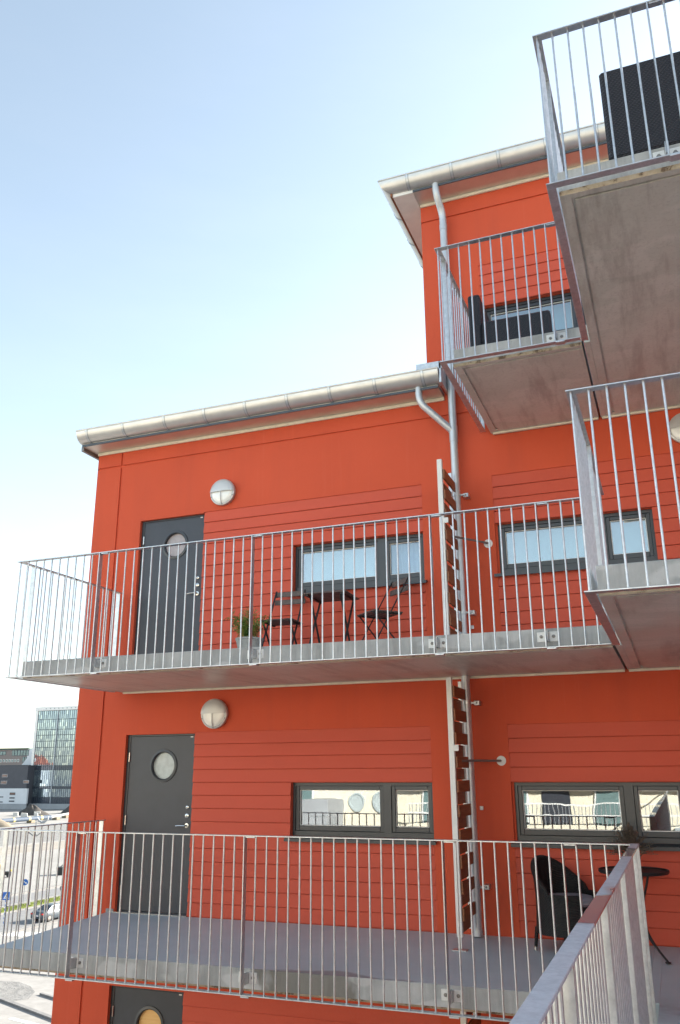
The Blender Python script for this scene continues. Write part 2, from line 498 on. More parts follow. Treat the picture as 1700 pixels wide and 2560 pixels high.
# ------------------------------------------------------------------ mesh helpers
class MB:
    """collects simple shapes; build() links them as one mesh object"""

    def __init__(s):
        s.v, s.f, s.mi, s.mats = [], [], [], []

    def m(s, name):
        if name not in s.mats:
            s.mats.append(name)
        return s.mats.index(name)

    def add(s, verts, faces, mat):
        o = len(s.v)
        s.v += [tuple(p) for p in verts]
        k = s.m(mat)
        for f in faces:
            s.f.append(tuple(o + i for i in f))
            s.mi.append(k)
        return s

    def box(s, x0, y0, z0, x1, y1, z1, mat, c=0.0):
        x0, x1 = min(x0, x1), max(x0, x1)
        y0, y1 = min(y0, y1), max(y0, y1)
        z0, z1 = min(z0, z1), max(z0, z1)
        lo, hi = (x0, y0, z0), (x1, y1, z1)
        if c <= 0:
            vs = [(x, y, z) for x in (x0, x1) for y in (y0, y1) for z in (z0, z1)]
            return s.add(vs, [(0, 1, 3, 2), (4, 6, 7, 5), (0, 4, 5, 1), (2, 3, 7, 6), (0, 2, 6, 4), (1, 5, 7, 3)], mat)
        c = min(c, (x1 - x0) * .45, (y1 - y0) * .45, (z1 - z0) * .45)
        vs, idx = [], {}
        sg = [(a, b, d) for a in (0, 1) for b in (0, 1) for d in (0, 1)]
        for sn in sg:
            for ax in range(3):
                p = []
                for k in range(3):
                    e = hi[k] if sn[k] else lo[k]
                    p.append(e if k == ax else e + (-c if sn[k] else c))
                idx[(sn, ax)] = len(vs)
                vs.append(p)
        fs = []
        for ax in range(3):
            b, d = [k for k in range(3) if k != ax]
            for e in (0, 1):
                q = []
                for (i, j) in ((0, 0), (1, 0), (1, 1), (0, 1)):
                    sn = [0, 0, 0]
                    sn[ax], sn[b], sn[d] = e, i, j
                    q.append(idx[(tuple(sn), ax)])
                fs.append(q)
            for i in (0, 1):
                for j in (0, 1):
                    a0, a1 = [0, 0, 0], [0, 0, 0]
                    a0[ax], a1[ax] = 0, 1
                    a0[b] = a1[b] = i
                    a0[d] = a1[d] = j
                    fs.append([idx[(tuple(a0), b)], idx[(tuple(a1), b)], idx[(tuple(a1), d)], idx[(tuple(a0), d)]])
        for sn in sg:
            fs.append([idx[(sn, 0)], idx[(sn, 1)], idx[(sn, 2)]])
        return s.add(vs, fs, mat)

    def tube(s, pts, r, mat, n=8, caps=True, r1=None):
        pts = [Vector(p) for p in pts]
        r1 = r if r1 is None else r1
        rings = []
        up = None
        for i, p in enumerate(pts):
            d = (pts[min(i + 1, len(pts) - 1)] - pts[max(i - 1, 0)]).normalized()
            if up is None:
                up = Vector((0, 0, 1)) if abs(d.z) < 0.9 else Vector((1, 0, 0))
            a = d.cross(up).normalized()
            b = a.cross(d).normalized()
            up = b
            rad = r + (r1 - r) * i / max(1, len(pts) - 1)
            rings.append([p + rad * (math.cos(2 * math.pi * k / n) * a + math.sin(2 * math.pi * k / n) * b) for k in range(n)])
        vs = [v for ring in rings for v in ring]
        fs = []
        for i in range(len(rings) - 1):
            for k in range(n):
                fs.append((i * n + k, i * n + (k + 1) % n, (i + 1) * n + (k + 1) % n, (i + 1) * n + k))
        if caps:
            fs.append(tuple(range(n)))
            fs.append(tuple((len(rings) - 1) * n + k for k in range(n)))
        return s.add(vs, fs, mat)

    def bar(s, p, q, w, h, mat, up=(0, 0, 1)):
        """rectangular bar from p to q: w across, h along up"""
        p, q = Vector(p), Vector(q)
        d = (q - p).normalized()
        up = Vector(up)
        if abs(d.dot(up)) > 0.98:
            up = Vector((0, 1, 0))
        a = d.cross(up).normalized()
        b = a.cross(d).normalized()
        vs = [e + a * (i * w / 2) + b * (j * h / 2) for e in (p, q) for (i, j) in ((-1, -1), (1, -1), (1, 1), (-1, 1))]
        return s.add(vs, [(0, 1, 2, 3), (4, 7, 6, 5), (0, 4, 5, 1), (1, 5, 6, 2), (2, 6, 7, 3), (3, 7, 4, 0)], mat)

    def lathe(s, prof, mat, c=(0, 0, 0), axis='z', n=24, a0=0.0, a1=2 * math.pi):
        full = abs(a1 - a0 - 2 * math.pi) < 1e-6
        m_ = n if full else n + 1
        vs = []
        for (r, h) in prof:
            for k in range(m_):
                a = a0 + (a1 - a0) * k / n
                u, w = r * math.cos(a), r * math.sin(a)
                p = (u, w, h) if axis == 'z' else ((u, -h, w) if axis == 'y' else (h, u, w))
                vs.append((c[0] + p[0], c[1] + p[1], c[2] + p[2]))
        fs = []
        for i in range(len(prof) - 1):
            for k in range(n):
                k2 = (k + 1) % m_ if full else k + 1
                fs.append((i * m_ + k, i * m_ + k2, (i + 1) * m_ + k2, (i + 1) * m_ + k))
        return s.add(vs, fs, mat)

    def prism(s, poly, mat, map0, map1):
        """poly: list of 2D points; map0/map1 turn them into the two end outlines"""
        n = len(poly)
        vs = [map0(*p) for p in poly] + [map1(*p) for p in poly]
        fs = [tuple(range(n)), tuple(range(n, 2 * n))]
        fs += [(i, (i + 1) % n, n + (i + 1) % n, n + i) for i in range(n)]
        return s.add(vs, fs, mat)

    def grid(s, us, vs_, depth, mp, mat):
        """stepped surface on a rectilinear grid; depth(u,v) may be None for a hole"""
        us, vs_ = sorted(set(us)), sorted(set(vs_))
        D = [[depth((us[i] + us[i + 1]) / 2, (vs_[j] + vs_[j + 1]) / 2) for j in range(len(vs_) - 1)] for i in range(len(us) - 1)]
        for i in range(len(us) - 1):
            for j in range(len(vs_) - 1):
                d = D[i][j]
                if d is None:
                    continue
                a, b, c_, e = us[i], us[i + 1], vs_[j], vs_[j + 1]
                s.add([mp(a, c_, d), mp(b, c_, d), mp(b, e, d), mp(a, e, d)], [(0, 1, 2, 3)], mat)
                if i + 1 < len(us) - 1 and D[i + 1][j] is not None and D[i + 1][j] != d:
                    d2 = D[i + 1][j]
                    s.add([mp(b, c_, d), mp(b, e, d), mp(b, e, d2), mp(b, c_, d2)], [(0, 1, 2, 3)], mat)
                if j + 1 < len(vs_) - 1 and D[i][j + 1] is not None and D[i][j + 1] != d:
                    d2 = D[i][j + 1]
                    s.add([mp(a, e, d), mp(b, e, d), mp(b, e, d2), mp(a, e, d2)], [(0, 1, 2, 3)], mat)
        return s

    def mesh(s, name, o=(0, 0, 0), sharp=35, weld=False):
        me = bpy.data.meshes.new(name)
        me.from_pydata([(a - o[0], b - o[1], c - o[2]) for a, b, c in s.v], [], s.f)
        for nm in s.mats:
            me.materials.append(MATS[nm])
        me.polygons.foreach_set('material_index', s.mi)
        bm = bmesh.new()
        bm.from_mesh(me)
        if weld:
            bmesh.ops.remove_doubles(bm, verts=bm.verts, dist=1e-5)
        bmesh.ops.recalc_face_normals(bm, faces=bm.faces)
        bm.to_mesh(me)
        bm.free()
        if sharp:
            me.polygons.foreach_set('use_smooth', [True] * len(me.polygons))
            me.set_sharp_from_angle(angle=R(sharp))
        return me

    def build(s, name, parent=None, o=None, **kw):
        if o is None:
            o = origin(parent)
        ob = bpy.data.objects.new(name, s.mesh(name, o, **kw))
        COL.objects.link(ob)
        if parent is not None:
            ob.parent = parent
        return ob


def origin(ob):
    x = Vector((0, 0, 0))
    while ob is not None:
        x = x + ob.location
        ob = ob.parent
    return tuple(x)


def tag(o, label=None, cat=None, group=None, kind=None):
    if label:
        o['label'] = label
    if cat:
        o['category'] = cat
    if group:
        o['group'] = group
    if kind:
        o['kind'] = kind
    return o


def thing(name, label, cat, loc=(0, 0, 0), rz=0.0, group=None):
    o = bpy.data.objects.new(name, None)
    o.empty_display_size = 0.2
    COL.objects.link(o)
    o.location = loc
    o.rotation_euler = (0, 0, rz)
    return tag(o, label, cat, group)


def inst(name, me, parent, at=(0, 0, 0)):
    """a further part sharing mesh data; at = world position of the mesh origin"""
    ob = bpy.data.objects.new(name, me)
    COL.objects.link(ob)
    ob.parent = parent
    q = origin(parent)
    ob.location = (at[0] - q[0], at[1] - q[1], at[2] - q[2])
    return ob


def copy_tree(o, parent=None):
    c = o.copy()
    COL.objects.link(c)
    c.parent = parent
    for ch in list(o.children):
        copy_tree(ch, c)
    return c


H = 2.81           # storey height
GZ = -12.5         # street level
LEFT_X, STEP_X, RIGHT_X = -7.66, -2.805, 18.0
D1 = -1.973        # railing plane of the shallow balconies
D2 = -4.218        # railing plane of the deep balconies
SLABF = -1.86

# ------------------------------------------------------------------ ground and sky-line setting
gm = MB()
gm.add([(-2500, -1500, GZ), (1500, -1500, GZ), (1500, 2500, GZ), (-2500, 2500, GZ)], [(0, 1, 2, 3)], 'site_ground')
tag(gm.build('ground', o=(0, 0, 0)), kind='structure')


def sheet(name, pts, z, mat, kind='structure', thick=0.0):
    b = MB()
    n = len(pts)
    if thick:
        b.prism(pts, mat, lambda x, y: (x, y, z), lambda x, y: (x, y, z + thick))
    else:
        b.add([(x, y, z) for x, y in pts], [tuple(range(n))], mat)
    return tag(b.build(name, o=(0, 0, 0)), kind=kind)


def strip(cx0, cy0, cx1, cy1, w):
    d = Vector((cx1 - cx0, cy1 - cy0)).normalized()
    n = Vector((-d.y, d.x)) * (w / 2)
    return [(cx0 - n.x, cy0 - n.y), (cx1 - n.x, cy1 - n.y), (cx1 + n.x, cy1 + n.y), (cx0 + n.x, cy0 + n.y)]


# ------------------------------------------------------------------ the red building
bld = thing('apartment_building', 'orange-red rendered apartment building with stepped roofline and grey balconies', 'building', (-2.0, 5.0, GZ))
PIT = 0.1463
PZ = 2.113         # top of board panel above floor
DOOR = (-6.882, -5.894)
WIN = [-4.604, -2.065]
WW = 1.672
WZ0, WZ1 = 0.945, 1.526
PANELS = [(-5.894, -2.931), (-2.086, 0.33)]
LEVELS = [-1, 0, 1, 2]


def lev_ok(x, k):
    return not (x < STEP_X and k == 2)


def facade_depth(x, z):
    top = 6.06 if x < STEP_X else 8.88
    if z > top:
        return None
    for k in LEVELS:
        if not lev_ok(x, k):
            continue
        zz = z - k * H
        if DOOR[0] < x < DOOR[1] and 0.05 < zz < 2.1:
            return 0.16
        for w in WIN:
            if w < x < w + WW and WZ0 < zz < WZ1:
                return 0.40
        for p in PANELS:
            if p[0] < x < p[1] and PZ - 14 * PIT < zz < PZ:
                return 0.045
    if -7.27 < x < -7.24 and z < 6.0:
        return 0.018
    if 5.74 < z < 5.772 or 8.53 < z < 8.562:
        return 0.018
    return 0.0


us = [LEFT_X, RIGHT_X, STEP_X, -7.27, -7.24, DOOR[0], DOOR[1]]
for p in PANELS:
    us += list(p)
for w in WIN:
    us += [w, w + WW]
vs = [GZ, 6.06, 8.88, 6.0, 5.74, 5.772, 8.53, 8.562]
for k in LEVELS:
    vs += [k * H + a for a in (0.05, 2.1, WZ0, WZ1, PZ, PZ - 14 * PIT)]
fb = MB()
fb.grid(us, vs, facade_depth, lambda u, v, d: (u, d, v), 'red_render')
BACK = 10.0
fb.add([(LEFT_X, 0, GZ), (LEFT_X, BACK, GZ), (LEFT_X, BACK, 6.06), (LEFT_X, 0, 6.06)], [(0, 1, 2, 3)], 'red_render')
fb.add([(STEP_X, 0, 6.06), (STEP_X, BACK, 6.06), (STEP_X, BACK, 8.88), (STEP_X, 0, 8.88)], [(0, 1, 2, 3)], 'red_render')
fb.add([(RIGHT_X, 0, GZ), (RIGHT_X, BACK, GZ), (RIGHT_X, BACK, 8.88), (RIGHT_X, 0, 8.88)], [(0, 1, 2, 3)], 'red_render')
fb.add([(LEFT_X, BACK, GZ), (RIGHT_X, BACK, GZ), (RIGHT_X, BACK, 8.88), (STEP_X, BACK, 8.88), (STEP_X, BACK, 6.06), (LEFT_X, BACK, 6.06)],
       [(0, 1, 2, 3, 4, 5)], 'red_render')
fb.build('facade_wall', bld, sharp=0)
wg = MB()
wg.box(4.6, -15.0, GZ, 13.0, -.002, 2.9, 'red_render')  # unseen wing, added to keep light off right-hand faces of the posts
wg.build('added_shade_wing', bld, sharp=0)
wg = MB()
wg.box(4.4, -15.2, 2.9, 13.2, -.003, 3.05, 'roof_sheet')  # cap of the added, unseen wing
wg.build('added_shade_wing_roof', bld)
# siding boards: one wedge each, thicker at the lower edge
BOARD = {}


def board_mesh(w):
    key = round(w, 3)
    if key not in BOARD:
        b = MB()
        h = PIT
        prof = [(0.044, 0.0025), (0.000, 0.0025), (-0.004, 0.009), (0.010, h - 0.0015), (0.044, h - 0.0015)]
        b.prism(prof, 'red_board', lambda y, z: (0.001, y, z), lambda y, z: (w - 0.001, y, z))
        BOARD[key] = b.mesh('siding_board', sharp=0)
    return BOARD[key]


for k in LEVELS:
    for pi, (a, b_) in enumerate(PANELS):
        if not lev_ok(a, k) and pi == 0:
            continue
        w0 = WIN[pi]
        for r_ in range(14):
            z = k * H + PZ - (r_ + 1) * PIT
            rel = z - k * H + PIT / 2
            segs = [(a, b_)]
            if WZ0 < rel < WZ1:
                segs = [s_ for s_ in ((a, w0), (w0 + WW, b_)) if s_[1] - s_[0] > 0.08]
            for s0, s1 in segs:
                inst('siding_board', board_mesh(s1 - s0), bld, (s0, 0, z))


# windows
def window(x0, k, left_cur, right_cur):
    z0 = k * H
    a, b_ = x0, x0 + WW
    f = MB()
    yf, yb = 0.075, 0.15
    zb, zt = z0 + 0.955, z0 + WZ1
    f.box(a, yf, zb, a + .03, yb, zt, 'dark_frame')
    f.box(b_ - .03, yf, zb, b_, yb, zt, 'dark_frame')
    f.box(a + .03, yf, zt - .035, b_ - .03, yb, zt, 'dark_frame')
    f.box(a + .03, yf, zb, b_ - .03, yb, zb + .05, 'dark_frame')
    mu = a + 1.135
    f.box(mu - .045, yf, zb + .05, mu + .045, yb, zt - .035, 'dark_frame')
    win = f.build('window', bld)
    for (p, q) in ((a + .03, mu - .045), (mu + .045, b_ - .03)):
        s_ = MB()
        lo, hi = zb + .053, zt - .037
        t_ = .042
        ya, yb2 = yf + .012, yf + .06
        p2, q2 = p + .002, q - .002
        s_.box(p2, ya, lo, p2 + t_, yb2, hi, 'dark_frame', .004)
        s_.box(q2 - t_, ya, lo, q2, yb2, hi, 'dark_frame', .004)
        s_.box(p2 + t_, ya, hi - t_, q2 - t_, yb2, hi, 'dark_frame', .004)
        s_.box(p2 + t_, ya, lo, q2 - t_, yb2, lo + t_ + .012, 'dark_frame', .004)
        # pale spacer bar round the glass
        g0, g1, h0, h1 = p2 + t_, q2 - t_, lo + t_ + .012, hi - t_
        for bx in ((g0, h0, g0 + .008, h1), (g1 - .008, h0, g1, h1), (g0 + .008, h1 - .008, g1 - .008, h1), (g0 + .008, h0, g1 - .008, h0 + .008)):
            s_.box(bx[0], ya + .022, bx[1], bx[2], ya + .032, bx[3], 'white_paint')
        s_.build('sash', win)
        pn = MB()
        pn.box(g0, ya + .036, h0, g1, ya + .040, h1, 'window_glass_plain' if (right_cur == 'sky_blue_backing' and p > mu) else 'window_glass')
        pn.build('pane', win)
    cur = MB()  # backing plane
    cur.add([(a + .03, .30, zb), (mu, .30, zb), (mu, .30, zt), (a + .03, .30, zt)], [(0, 1, 2, 3)], left_cur)
    cur.add([(mu + .001, .30, zb), (b_ - .03, .30, zb), (b_ - .03, .30, zt), (mu + .001, .30, zt)], [(0, 1, 2, 3)], right_cur)
    cur.build('curtain', win, sharp=0)
    sl = MB()
    sl.prism([(-.055, .918), (-.055, .932), (.085, .953), (.085, .93), (-.043, .918)], 'dark_frame',
             lambda y, z: (a - .05, y, z0 + z), lambda y, z: (b_ + .03, y, z0 + z))
    sl.box(a - .05, -.057, z0 + .90, b_ + .03, -.045, z0 + .9325, 'dark_frame')
    sl.build('window_sill', win)
    return win


window(WIN[0], -1, 'room_dark', 'room_dark')
window(WIN[1], -1, 'room_dark', 'room_dark')
window(WIN[0], 0, 'room_dark', 'room_dark')
window(WIN[1], 0, 'room_dark', 'room_dark')
window(WIN[0], 1, 'curtain_sky_tint', 'sky_blue_backing')
window(WIN[1], 1, 'curtain_sky_tint', 'curtain_sky_tint')
window(WIN[1], 2, 'curtain_sky_tint', 'sky_blue_backing')


# doors with a porthole
def door(k, pane_mat):
    z0 = k * H
    lx0, lx1 = -6.835, -5.925
    zb, zt = z0 + .085, z0 + 2.075
    fr = MB()
    fr.box(DOOR[0], .045, z0 + .05, lx0 - .003, .13, z0 + 2.1, 'dark_frame', .003)
    fr.box(lx1 + .003, .045, z0 + .05, DOOR[1], .13, z0 + 2.1, 'dark_frame', .003)
    fr.box(lx0 - .003, .045, zt + .003, lx1 + .003, .13, z0 + 2.1, 'dark_frame', .003)
    cx, cz, rad = -6.345, z0 + 1.725, 0.165
    # leaf with a round hole: ring of quads between circle and outline
    n = 48
    circ = [(cx + rad * math.cos(2 * math.pi * i / n), cz + rad * math.sin(2 * math.pi * i / n)) for i in range(n)]
    sq = []
    for i in range(n):
        a = 2 * math.pi * i / n
        dx, dz = math.cos(a), math.sin(a)
        tt = min([(lx1 - cx) / dx if dx > 1e-9 else 1e9, (lx0 - cx) / dx if dx < -1e-9 else 1e9,
                  (zt - cz) / dz if dz > 1e-9 else 1e9, (cz - .45 - cz) / dz if dz < -1e-9 else 1e9])
        sq.append((cx + dx * tt, cz + dz * tt))
    lf = MB()
    yl = .052
    lf.add([(x, yl, z) for x, z in circ] + [(x, yl, z) for x, z in sq], [(i, (i + 1) % n, n + (i + 1) % n, n + i) for i in range(n)], 'door_paint')
    lf.add([(x, yl, z) for x, z in circ] + [(x, yl + .045, z) for x, z in circ], [(i, (i + 1) % n, n + (i + 1) % n, n + i) for i in range(n)], 'door_paint')
    # corner fills
    for sx_ in (lx0, lx1):
        for sz_ in (zt, cz - .45):
            near = sorted(range(n), key=lambda i: (sq[i][0] - sx_) ** 2 + (sq[i][1] - sz_) ** 2)[:2]
            lf.add([(sx_, yl, sz_), (sq[near[0]][0], yl, sq[near[0]][1]), (sq[near[1]][0], yl, sq[near[1]][1])], [(0, 1, 2)], 'door_paint')
    lf.add([(lx0, yl, zb), (lx1, yl, zb), (lx1, yl, cz - .45), (lx0, yl, cz - .45)], [(0, 1, 2, 3)], 'door_paint')
    for bx in ((lx0, zb, lx0, zt), (lx1, zb, lx1, zt), (lx0, zt, lx1, zt), (lx0, zb, lx1, zb)):
        lf.add([(bx[0], yl, bx[1]), (bx[2], yl, bx[3]), (bx[2], yl + .05, bx[3]), (bx[0], yl + .05, bx[1])], [(0, 1, 2, 3)], 'door_paint')
    dr = lf.build('door', bld, sharp=25)
    fr.build('door_frame', dr)
    rg = MB()
    rg.lathe([(rad + .030, 0.001), (rad + .028, .012), (rad + .002, .016), (rad - .008, .006), (rad - .008, -.03)], 'dark_frame', (cx, yl, cz), 'y', 48)
    rg.build('porthole_rim', dr)
    pn = MB()
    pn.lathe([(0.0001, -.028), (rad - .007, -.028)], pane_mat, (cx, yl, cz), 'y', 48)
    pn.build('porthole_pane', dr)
    hd = MB()
    hx = -5.975
    hd.lathe([(.026, 0), (.026, .010), (.010, .012), (.010, .05)], 'chrome', (hx, yl, z0 + 1.04), 'y', 20)
    hd.tube([(hx, yl - .05, z0 + 1.04), (hx - .06, yl - .055, z0 + 1.04), (hx - .125, yl - .05, z0 + 1.036)], .010, 'chrome', 10)
    hd.build('handle', dr)
    for zz, rr_ in ((1.15, .026), (1.246, .021)):
        lk = MB()
        lk.lathe([(rr_, 0), (rr_, .012), (rr_ * .55, .018), (.0001, .018)], 'chrome', (hx, yl, z0 + zz), 'y', 20)
        lk.lathe([(.006, .0185), (.0001, .0185)], 'black_iron', (hx, yl, z0 + zz), 'y', 10)
        lk.build('lock_cylinder', dr)
    for zz in (0.30, 1.09, 1.83):
        hg = MB()
        hg.tube([(lx0 - .006, yl - .010, z0 + zz - .055), (lx0 - .006, yl - .010, z0 + zz + .055)], .011, 'chrome', 10)
        hg.build('hinge', dr)
    th = MB()
    th.prism([(-.03, .062), (-.03, .072), (.10, .088), (.10, .05), (-.02, .05)], 'chrome', lambda y, z: (DOOR[0] - .01, y, z0 + z), lambda y, z: (DOOR[1] + .01, y, z0 + z))
    th.build('threshold', dr)
    cl = MB()
    cl.box(lx1 - .05, yl - .006, zt - .02, lx1 - .015, yl + .001, zt - .008, 'white_paint')
    cl.build('door_tag', dr)


door(-1, 'porthole_lit_peach')
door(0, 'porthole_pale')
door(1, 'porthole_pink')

# eaves: soffit, white trim, gutter with hoops, roofs
EX = 0.0


def half_round(b, p0, p1, r, mat, outward, n=14, m0=0.0, m1=0.0):
    """half-round trough from p0 to p1 (its axis, level); outward = unit vector away from the wall.
    m0/m1 shear the ends for a mitred corner"""
    p0, p1, o_ = Vector(p0), Vector(p1), Vector(outward)
    d = (p1 - p0).normalized()
    vs_, N = [], n + 1
    for (p, m_) in ((p0, m0), (p1, m1)):
        for k in range(N):
            a = math.pi * k / n
            u = math.cos(a) * r
            vs_.append(p + o_ * u + Vector((0, 0, -math.sin(a) * r)) + d * (m_ * u))
    fs = [(k, k + 1, N + k + 1, N + k) for k in range(n)]
    b.add(vs_, fs, mat)
    return b


def gutter_run(p0, p1, outward, hoops, endcaps=(True, True), m0=0.0, m1=0.0, r=.155):
    b = MB()
    half_round(b, p0, p1, r, 'gutter_metal', outward, m0=m0, m1=m1)
    o_ = Vector(outward)
    # rolled front bead
    a0, a1 = Vector(p0) + o_ * r, Vector(p1) + o_ * r
    d = (a1 - a0).normalized()
    b.tube([a0 + d * m0 * r, a1 + d * m1 * r], .011, 'gutter_metal', 8)
    for e, p in zip(endcaps, (p0, p1)):
        if e:
            p = Vector(p)
            vs_ = [p + o_ * (math.cos(math.pi * k / 14) * r) + Vector((0, 0, -math.sin(math.pi * k / 14) * r)) for k in range(15)]
            b.add(vs_, [tuple(range(15))], 'gutter_metal')
    g = b.build('gutter', bld)
    L_ = (a1 - a0).length
    for h in hoops:
        hb = MB()
        q0 = Vector(p0) + d * (h - .014)
        q1 = Vector(p0) + d * (h + .014)
        half_round(hb, q0, q1, r + .007, 'galvanised', outward)
        half_round(hb, q0 - d * .007, q1 + d * .007, r + .002, 'mullion_grey', outward)
        hb.add([q0 + o_ * (r + .004), q1 + o_ * (r + .004), q1 - o_ * (r + .004), q0 - o_ * (r + .004)], [(0, 1, 2, 3)], 'gutter_metal')
        hb.build('gutter_hoop', g)
    return g


GY = -.285
# lower eaves
hl = [-7.57, -6.98, -6.33, -5.72, -5.12, -4.53, -3.95, -3.36, -2.76]
gutter_run((-7.74, GY, 6.195), (-2.565, GY, 6.195), (0, -1, 0), [x + 7.74 for x in hl])
sf = MB()
sf.box(-7.715, -.30, 6.0, STEP_X - .0, 0.0, 6.06, 'soffit_metal', .003)
sf.box(STEP_X, -.30, 6.0, -2.60, -.002, 6.06, 'soffit_metal', .003)
sf.box(-7.715, -.314, 5.998, -2.60, -.301, 6.03, 'mullion_dark')
sf.box(-7.76, -.27, 5.955, -7.716, .30, 6.02, 'roof_sheet', .003)
sf.build('eaves_soffit', bld)
tr = MB()
tr.box(LEFT_X + .001, -.028, 5.958, -2.60, -.001, 5.999, 'cream_trim', .004)
tr.build('wall_trim', bld)
rf = MB()
rf.add([(-7.74, -.30, 6.13), (STEP_X - .002, -.30, 6.13), (STEP_X - .002, 5, 6.35), (-7.74, 5, 6.35)], [(0, 1, 2, 3)], 'roof_sheet')
rf.add([(-7.74, 5, 6.35), (STEP_X - .002, 5, 6.35), (STEP_X - .002, 10.2, 6.1), (-7.74, 10.2, 6.1)], [(0, 1, 2, 3)], 'roof_sheet')
rf.add([(-7.74, -.30, 6.13), (-7.74, 5, 6.35), (-7.74, 10.2, 6.1), (-7.74, 10.2, 6.03), (-7.74, -.30, 6.061)], [(0, 1, 2, 3, 4)], 'roof_sheet')
rf.build('roof', bld)
# small flashing where the lower gutter meets the tall block
fl = MB()
fl.box(STEP_X - .03, -.40, 6.20, -2.52, -.37, 6.30, 'galvanised', .004)
fl.box(-2.56, -.40, 6.02, -2.53, -.03, 6.30, 'galvanised', .004)
fl.build('gutter_flashing', bld)
# upper eaves, mitred round the corner
UX = STEP_X - .285
gutter_run((UX, GY, 9.015), (RIGHT_X, GY, 9.015), (0, -1, 0), [x - UX for x in (-2.86, -2.28, -1.68, -1.10, -.5, .1, .7)], (False, True), m0=-1.0)
gutter_run((UX, GY, 9.015), (UX, 10.3, 9.015), (-1, 0, 0), [.55, 1.17, 1.80, 2.4, 3.0], (False, True), m0=-1.0)
sf = MB()
sf.box(STEP_X - .015, -.30, 8.82, RIGHT_X, 0.0, 8.88, 'soffit_metal', .003)
sf.box(STEP_X - .015, -.314, 8.818, RIGHT_X, -.301, 8.85, 'mullion_dark')
sf.build('eaves_soffit', bld)
sf = MB()
sf.box(STEP_X - .29, -.30, 8.82, STEP_X - .017, 10.2, 8.88, 'white_panel', .003)
sf.box(STEP_X - .315, -.325, 8.815, STEP_X - .292, 10.2, 8.90, 'plank_wood', .003)
sf.build('gable_soffit', bld)
tr = MB()
tr.box(STEP_X + .001, -.028, 8.779, RIGHT_X, -.001, 8.819, 'cream_trim', .004)
tr.build('wall_trim', bld)
rf = MB()
a, b_, c_ = UX, RIGHT_X, 8.96
rf.add([(a, -.30, c_), (b_, -.30, c_), (b_, 5, 9.5), (a, 5, 9.5)], [(0, 1, 2, 3)], 'roof_sheet')
rf.add([(a, 5, 9.5), (b_, 5, 9.5), (b_, 10.2, c_), (a, 10.2, c_)], [(0, 1, 2, 3)], 'roof_sheet')
rf.add([(a, -.30, c_), (a, 5, 9.5), (a, 10.2, c_), (a, 10.2, 8.881), (a, -.30, 8.881)], [(0, 1, 2, 3, 4)], 'roof_sheet')
rf.add([(b_, -.30, c_), (b_, 5, 9.5), (b_, 10.2, c_), (b_, 10.2, 8.881), (b_, -.30, 8.881)], [(0, 1, 2, 3, 4)], 'roof_sheet')
rf.build('roof', bld)
# downpipes
PX, PY, PR = -2.485, -.115, .046


def smooth_path(pts, n=6):
    pts = [Vector(p) for p in pts]
    out = [pts[0]]
    for i in range(1, len(pts) - 1):
        a, b, c = pts[i - 1], pts[i], pts[i + 1]
        r = min((a - b).length, (c - b).length, .13) * .8
        s0, s1 = b + (a - b).normalized() * r, b + (c - b).normalized() * r
        for k in range(n + 1):
            t_ = k / n
            out.append((1 - t_) ** 2 * s0 + 2 * t_ * (1 - t_) * b + t_ * t_ * s1)
    out.append(pts[-1])
    return out


dp = MB()
dp.tube(smooth_path([(PX - .035, GY, 8.88), (PX - .035, GY - .01, 8.74), (PX, PY, 8.52), (PX, PY, 8.3)]), PR, 'pipe_metal', 16)
dp.tube([(PX, PY, 8.33), (PX, PY, 0.075)], PR, 'pipe_metal', 16)
dp.tube([(PX, PY, 8.36), (PX, PY, 8.28)], PR + .004, 'pipe_metal', 16)
dp.tube([(PX, PY, 5.56), (PX, PY, 5.36)], PR + .005, 'pipe_metal', 16)
dp.tube([(PX, PY, 0.13), (PX, PY, 0.072)], PR + .006, 'pipe_metal', 16)
pipe = dp.build('downpipe', bld)
dp = MB()
dp.tube(smooth_path([(-2.845, GY, 6.06), (-2.845, GY, 5.86), (PX - .01, PY - .005, 5.50)]), .043, 'pipe_metal', 16)
dp.build('downpipe', bld)
for z in (7.4, 4.69, 3.32, 2.34, .52):
    cb = MB()
    cb.tube([(PX, PY, z - .016), (PX, PY, z + .016)], PR + .007, 'galvanised', 16)
    cb.box(PX + .04, PY - .012, z - .01, PX + .105, PY + .012, z + .01, 'galvanised', .002)
    cb.box(PX + .075, PY + .01, z - .024, PX + .135, -.001, z + .024, 'galvanised', .003)
    cb.lathe([(.011, 0), (.009, .008), (.0001, .009)], 'bolt_steel', (PX + .105, PY + .008, z), 'y', 8)
    cb.build('pipe_clamp', pipe)
for z in (3.17, 1.27):
    cb = MB()
    cb.box(PX + .062, -.02, z - .02, PX + .10, -.001, z + .02, 'galvanised', .003)
    cb.build('wall_plug', pipe)
bs = MB()
for k in (0, 1):
    x0, x1 = (LEFT_X + .65, STEP_X)
zb_ = MB()
zb_.box(-7.0, -.012, 0.0, DOOR[0] - .012, 0.0, .10, 'slab_concrete', .003)
zb_.box(DOOR[1] + .012, -.012, 0.0, RIGHT_X, 0.0, .062, 'slab_concrete', .003)
zb_.build('base_strip', bld)

# ------------------------------------------------------------------ balconies
BAL_R = .0078
STEP = .1074


def meshes_for(z_lo, z_hi):
    b = MB()
    b.tube([(0, 0, z_lo), (0, 0, z_hi)], BAL_R, 'galvanised', 8, caps=False)
    b.tube([(0, 0, z_lo), (0, 0, z_lo + .006)], BAL_R + .003, 'galvanised', 8)
    b.tube([(0, 0, z_hi - .005), (0, 0, z_hi)], BAL_R + .003, 'galvanised', 8)
    return b.mesh('baluster')


